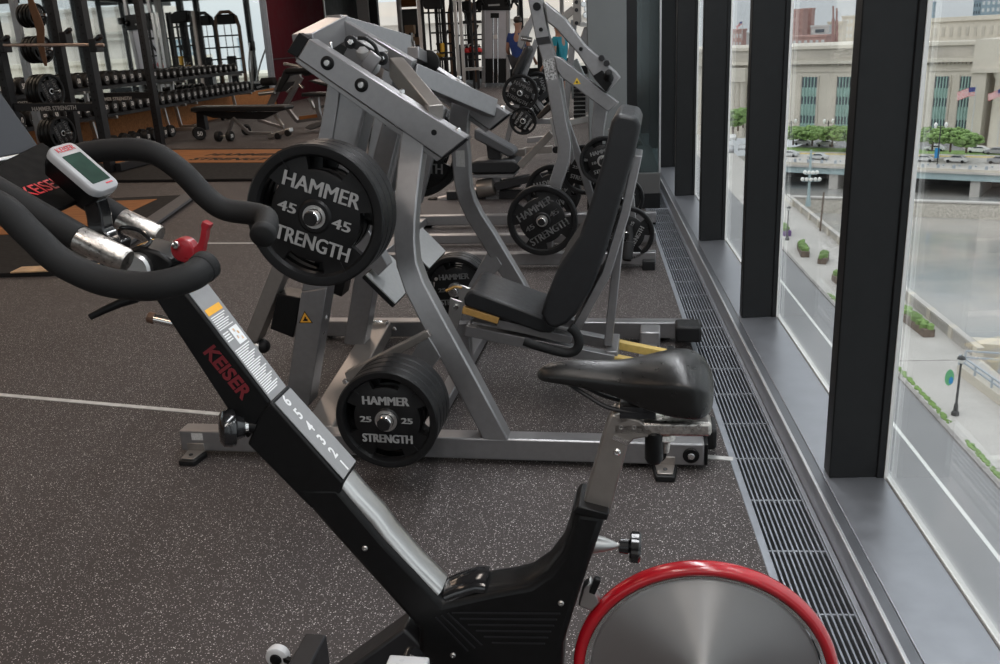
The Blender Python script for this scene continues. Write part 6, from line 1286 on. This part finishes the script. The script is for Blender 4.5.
# flags
def flag(px, ptop, pbot, x0, y0, x1_, y1, D_, label):
    pl = Plane(aty(px, 100, D_), -35); pl.O.z = 0; b_ = pl.at(px + (pbot - ptop) * -.06, pbot, 0); a = pl.at(px, ptop, 0); b_ = V((a.x, a.y, b_.z))
    t = empty('flagpole', (a.x, a.y, b_.z), 0, label, 'flag'); mb = MB(); mb.cyl(b_, a, .13, 8); mb.build('pole', 'pale_block', t)
    n = 13; F0 = lambda u_, v_: pl.at(x1_ + (x0 - x1_) * u_, y0 + (y1 - y0) * v_ + (u_ * 4.2) - .8 * math.sin(u_ * 5), .35 * math.sin(u_ * 7))
    for k in range(n):
        mb = MB(); rings = [[F0(u_ / 8, k / n), F0(u_ / 8, (k + 1) / n), F0(u_ / 8, (k + 1) / n) + pl.n * .06, F0(u_ / 8, k / n) + pl.n * .06] for u_ in range(9)]; mb.loft(rings); o = mb.build('stripe', 'flag_red' if k % 2 == 0 else 'flag_white', t)
    mb = MB(); rings = [[F0(u_ / 8, 0) - pl.n * .1, F0(u_ / 8, .54) - pl.n * .1, F0(u_ / 8, .54) + pl.n * .2, F0(u_ / 8, 0) + pl.n * .2] for u_ in range(4)]; mb.loft(rings); mb.build('canton', 'flag_blue', t)
flag(976.5, 85, 140, 957, 87, 976, 95.5, 215, 'striped red, white and blue flag flying before the station windows'); flag(1004, 86, 145, 988, 89, 1004, 96, 205, 'striped flag on the pole at the right picture edge'); flag(742.5, 21, 40, 736, 21.5, 742, 25, 330, 'small distant flag above the roof between the middle mullions'); flag(793, 15, 45, 786.5, 17, 792, 25, 330, 'distant flag on the station roof before the brick tower')
# trees, cars
def tree(x, y, D_, w, h, label):
    b_ = aty(x, y, D_); t = empty('street_tree', (b_.x, b_.y, b_.z), 0, label, 'tree'); random.seed(int(x * 7 + y))
    mb = MB(); mb.cyl(b_, b_ + V((0, 0, h * .55)), .22, 8); mb.build('trunk', 'bark', t)
    mb = MB()
    for k in range(230):
        a = random.random() * 2 * PI; q = random.random() ** .5; zz = random.random(); rr = w * .5 * q * (math.sin(PI * (.12 + .8 * zz)) ** .6)
        mb.ball(b_ + V((rr * math.cos(a), rr * math.sin(a), h * (.38 + .58 * zz))), .25 + .38 * random.random(), 6, (1, 1, .7))
    mb.build('crown', 'leaf', t, 0, 20)
names = ['round green street tree before the station, first in the row', 'round green street tree before the station, second in the row', 'round green street tree before the station, third in the row', 'round green street tree left of the nearest black mullion', 'street tree right of the nearest black mullion', 'street tree below the flag before the station windows', 'last street tree of the row, ending before the portico']
for (x, y, D_, w, h), nm in zip(((793, 145, 238, 9.6, 4.7), (812, 146, 232, 9.6, 4.8), (832, 147, 226, 9.8, 4.9), (851, 148, 220, 9.4, 4.9), (932, 151, 205, 9, 5.2), (950, 152, 200, 8.6, 5.0), (966, 153, 197, 6.4, 4.0)), names): tree(x, y, D_, w, h, nm)
for k in range(3): tree(743 - 5 * k, 128 + 3 * k, 240 - 20 * k, 5, 5, ['small street tree between the middle mullions, nearest the frame', 'small street tree between the middle mullions, central one', 'small street tree between the middle mullions, lowest one'][k])
def make_car(m_, suv=0):
    root = empty('car'); h = .15 * suv
    mb = MB(); prof = [(-2.2, .35), (-2.25, .6), (-2.15, .85 + h), (-1.2, .95 + h), (-.6, 1.4 + h), (.9, 1.42 + h), (1.65, 1.0 + h), (2.15, .9 + h), (2.25, .55), (2.2, .3)]
    mb.prism([(x, -.85, z) for x, z in prof], (0, 1.7, 0)); mb.build('body', m_, root, .08)
    mb = MB(); mb.prism([(x, -.87, z) for x, z in ((-1.05, .98 + h), (-.55, 1.33 + h), (.82, 1.35 + h), (1.4, 1.02 + h))], (0, 1.74, 0)); mb.build('window', 'car_glass', root)
    for x in (-1.4, 1.4):
        for y_ in (-.8, .8): mb = MB(); mb.cyl((x, y_ - .12, .33), (x, y_ + .12, .33), .33, 16); mb.build('wheel', 'rubber', root)
    return root
CARS = [make_car('car_white', 1), make_car('car_silver'), make_car('car_grey', 1)]
def put_car(k, px, py, rz, label, z=ZG + 1.0):
    pr = CARS[k]; o = pr if pr.name not in _used else copy_tree(pr)
    if o is pr: _used.add(pr.name); KIDS[pr.name] = children(pr)
    p = ground(px, py, z); o.location = p; o.rotation_euler = (0, 0, rz); o['label'] = label; o['category'] = 'car'
A_ = math.radians(-36)
for a in ((0, 803, 145, A_, 'white car parked under the first street trees'), (0, 826, 146.5, A_, 'white car parked under the trees left of the nearest black mullion'), (1, 789, 156.5, A_, 'pale car on the bridge approach beside the middle mullion'), (1, 818, 159.5, A_, 'silver car driving on the bridge above the globe lamp'), (1, 935, 151, A_, 'silver car parked behind the lamp post right of the black mullion'), (0, 978, 153, A_, 'white car parked below the station portico'), (2, 996, 154.5, A_, 'dark grey car parked at the right picture edge'), (0, 956, 162.5, A_, 'white car driving on the bridge below the parked cars'), (1, 924, 161.5, A_, 'pale car on the bridge right beside the black mullion'), (2, 999, 163.5, A_, 'dark car on the bridge at the right edge')): put_car(*a)
for k, (px, py) in enumerate(((731, 117), (738, 124), (745, 118), (733, 140), (742, 150), (730, 152))): put_car(k % 3, px, py, math.radians(80), ['car far down the street, upper left between the middle mullions', 'car far down the street at the crossing', 'car far down the street by the right mullion', 'silver car waiting at the street corner far below', 'dark car in the street just above the sidewalk trees', 'white car low in the gap between the middle mullions'][k], ZG + .1)
def far_lamp(px, pt, pb, D_, label):
    a, b_ = aty(px, pt, D_), aty(px - .5, pb, D_); t = empty('street_lamp', (b_.x, b_.y, b_.z), 0, label, 'street lamp')
    mb = MB(); mb.cyl(b_, (b_.x, b_.y, a.z), .13, 8); mb.build('post', 'lamp_dark', t); mb = MB(); mb.bar((b_.x - 1, b_.y, a.z - .5), (b_.x + 1, b_.y, a.z - .5), .12, .12); mb.build('arm', 'lamp_dark', t)
    for k in (-1, 1): mb = MB(); mb.lathe([(.15, 0), (.35, .6), (.3, .9), (.05, 1.1)], (b_.x + k, b_.y, a.z - .6), UP, 10); mb.build('lantern', 'globe', t)
    return t
t = far_lamp(937.5, 125, 165, 190, 'tall twin lamp with small blue sign right of the nearest mullion'); p = aty(937, 153, 190); mb = MB(); mb.box(p, .9, .1, 2.0); mb.build('sign', 'sign_blue', t)
far_lamp(791, 121, 140, 236, 'twin street lamp before the station beside the middle mullion'); far_lamp(828, 121, 140, 228, 'twin street lamp between the two visible window bays')
# pale stone building beyond the far windows of the room
fsb = empty('stone_building', (-10, 85, ZG), 0, 'pale stone building seen through the far windows', 'building')
mb = MB(); mb.prism([(-75, 85, ZG), (3.5, 85, ZG), (3.5, 110, ZG), (-75, 110, ZG)], (0, 0, 34.0)); mb.build('wall', 'far_stone', fsb)
mb = MB(); mb.prism([(-75.5, 84.2, 3.0), (4, 84.2, 3.0), (4, 86, 3.0), (-75.5, 86, 3.0)], (0, 0, .8)); mb.build('cornice', 'far_stone', fsb)
for k in range(18):
    x = -72 + 4.2 * k; mb = MB(); mb.prism([(x, 84.85, -9), (x + 1.6, 84.85, -9), (x + 1.6, 85.05, -9), (x, 85.05, -9)], (0, 0, 8)); mb.build('window', 'stone_shade', fsb)
# broad stone building far beyond the picture's right edge, met in the mirror
mbs = empty('stone_building', (330, 600, ZG), 0, 'tall stone building across the river, mirrored at the far left of the gym', 'building')
mb = MB(); mb.prism([(264, 600, ZG), (560, 600, ZG), (560, 640, ZG), (264, 640, ZG)], (0, 0, 62)); mb.build('wall', 'far_stone', mbs)
for z in (31, 16, 12, -6):
    mb = MB(); mb.prism([(262, 597, z), (562, 597, z), (562, 600, z), (262, 600, z)], (0, 0, 1.6)); mb.build('cornice', 'stone_shade', mbs)
for k in range(24):
    mb = MB(); x = 268 + 12 * k; mb.prism([(x, 599.4, -24), (x + 5.5, 599.4, -24), (x + 5.5, 600, -24), (x, 600, -24)], (0, 0, 17)); mb.build('window', 'stone_shade', mbs)
SKY = .84; EXPO = 0.55; SUN = 1.1
LAMPS_AND_FILLS = [(-3.4, 1.0, .5, 3.0, 16, (1, .74, .55)), (-1.0, -.9, .14, 2.4, 20, (1, .92, .85)), (.55, -1.6, .14, 2.4, 22, (1, .95, .9)), (.25, 3.0, .22, 6, 76, (.95, .97, 1)), (-1.4, 4.2, .3, 2.5, 13, (1, .88, .78)), (-5.5, 6, .6, 3.5, 26, (1, .74, .55)), (.1, 9.5, .3, 5, 50, (.95, .97, 1)), (-3, 10, .5, 3, 34, (1, .80, .66)), (-7, 13, .6, 4, 38, (1, .78, .6)), (-3, 17, .6, 4, 62, (1, .84, .72)), (-7, 24, .6, 5, 46, (1, .86, .76)), (-1.5, 25, .6, 5, 100, (1, .9, .82))]  # unseen lights; window-side ones added as daylight, rear ones for the flywheel glints
# ================================================================ light: overcast sky outside, ceiling lamps and added fill lights inside
w = bpy.data.worlds.new('overcast_sky'); SC.world = w; w.use_nodes = True
N = w.node_tree.nodes; L = w.node_tree.links; bg = N['Background']
tc = N.new('ShaderNodeTexCoord'); mp = N.new('ShaderNodeMapping'); mp.inputs['Scale'].default_value = (1, 1, 4); L.new(tc.outputs['Generated'], mp.inputs[0])
nz = N.new('ShaderNodeTexNoise'); nz.inputs['Scale'].default_value = 2.2; nz.inputs['Detail'].default_value = 5; L.new(mp.outputs[0], nz.inputs['Vector'])
cr = N.new('ShaderNodeValToRGB'); cr.color_ramp.elements[0].position = .35; cr.color_ramp.elements[0].color = (.62, .675, .71, 1); cr.color_ramp.elements[1].position = .75; cr.color_ramp.elements[1].color = (.77, .80, .815, 1)
L.new(nz.outputs['Fac'], cr.inputs[0]); L.new(cr.outputs[0], bg.inputs[0])
sx = N.new('ShaderNodeSeparateXYZ'); L.new(tc.outputs['Generated'], sx.inputs[0]); mz = N.new('ShaderNodeMapRange'); mz.inputs[1].default_value = 0; mz.inputs[2].default_value = 1; mz.inputs[3].default_value = SKY; mz.inputs[4].default_value = SKY * 2.2; L.new(sx.outputs[2], mz.inputs[0]); L.new(mz.outputs[0], bg.inputs[1])
def area(name, loc, sx, sy, e, col, rot=(0, 0, 0), portal=False):
    l = bpy.data.lights.new(name, 'AREA'); l.shape = 'RECTANGLE'; l.size = sx; l.size_y = sy; l.energy = e; l.color = col
    if portal: l.cycles.is_portal = True
    o = bpy.data.objects.new(name, l); COL.objects.link(o); o.location = loc; o.rotation_euler = rot; return o
for k in range(5):
    area('window_portal', (XM1 + .1, -3 + 4.3 * k + 1.2, 1.85), 3.3, 4.2, 1, (1, 1, 1), (0, PI / 2, 0), True)
mat('lamp_housing', (.05, .05, .05), .5)
def lamp(x, y, sx, sy, e, col):
    t = empty('ceiling_lamp', (x, y, HT - .06))
    area('lamp_fill_light', (x, y, HT - .08), sx, sy, e, col)
    mb = MB()
    for (ax, ay, bx, by) in ((-1, -1, 1, -1), (1, -1, 1, 1), (1, 1, -1, 1), (-1, 1, -1, -1)):
        mb.bar((x + ax * (sx / 2 + .02), y + ay * (sy / 2 + .02), HT - .05), (x + bx * (sx / 2 + .02), y + by * (sy / 2 + .02), HT - .05), .04, .1)
    mb.build('housing', 'lamp_housing', t); t['label'] = 'ceiling lamp'; t['category'] = 'lamp'; t['group'] = 'ceiling lamps above the picture'
WARM = (1, .80, .62); NEUT = (1, .93, .86)
for (x, y, sx, sy, e, c) in LAMPS_AND_FILLS: 
    area('lamp_fill_light', (x, y, HT - .03), sx, sy, e, c)
sl_ = bpy.data.lights.new('cloud_sun', 'SUN'); sl_.energy = SUN; sl_.angle = math.radians(70); sl_.color = (1, .97, .93); so = bpy.data.objects.new('cloud_sun', sl_); COL.objects.link(so)
so.rotation_euler = V((.62, .45, -.85)).to_track_quat('-Z', 'Y').to_euler()
v = SC.view_settings; v.view_transform = 'Standard'; v.look = 'None'; v.gamma = 1; v.exposure = EXPO; v.use_curve_mapping = False
SC.cycles.use_denoising = True; SC.cycles.max_bounces = 8; SC.cycles.transparent_max_bounces = 16; SC.cycles.sample_clamp_indirect = 6
SC.cycles.caustics_reflective = False; SC.cycles.caustics_refractive = False
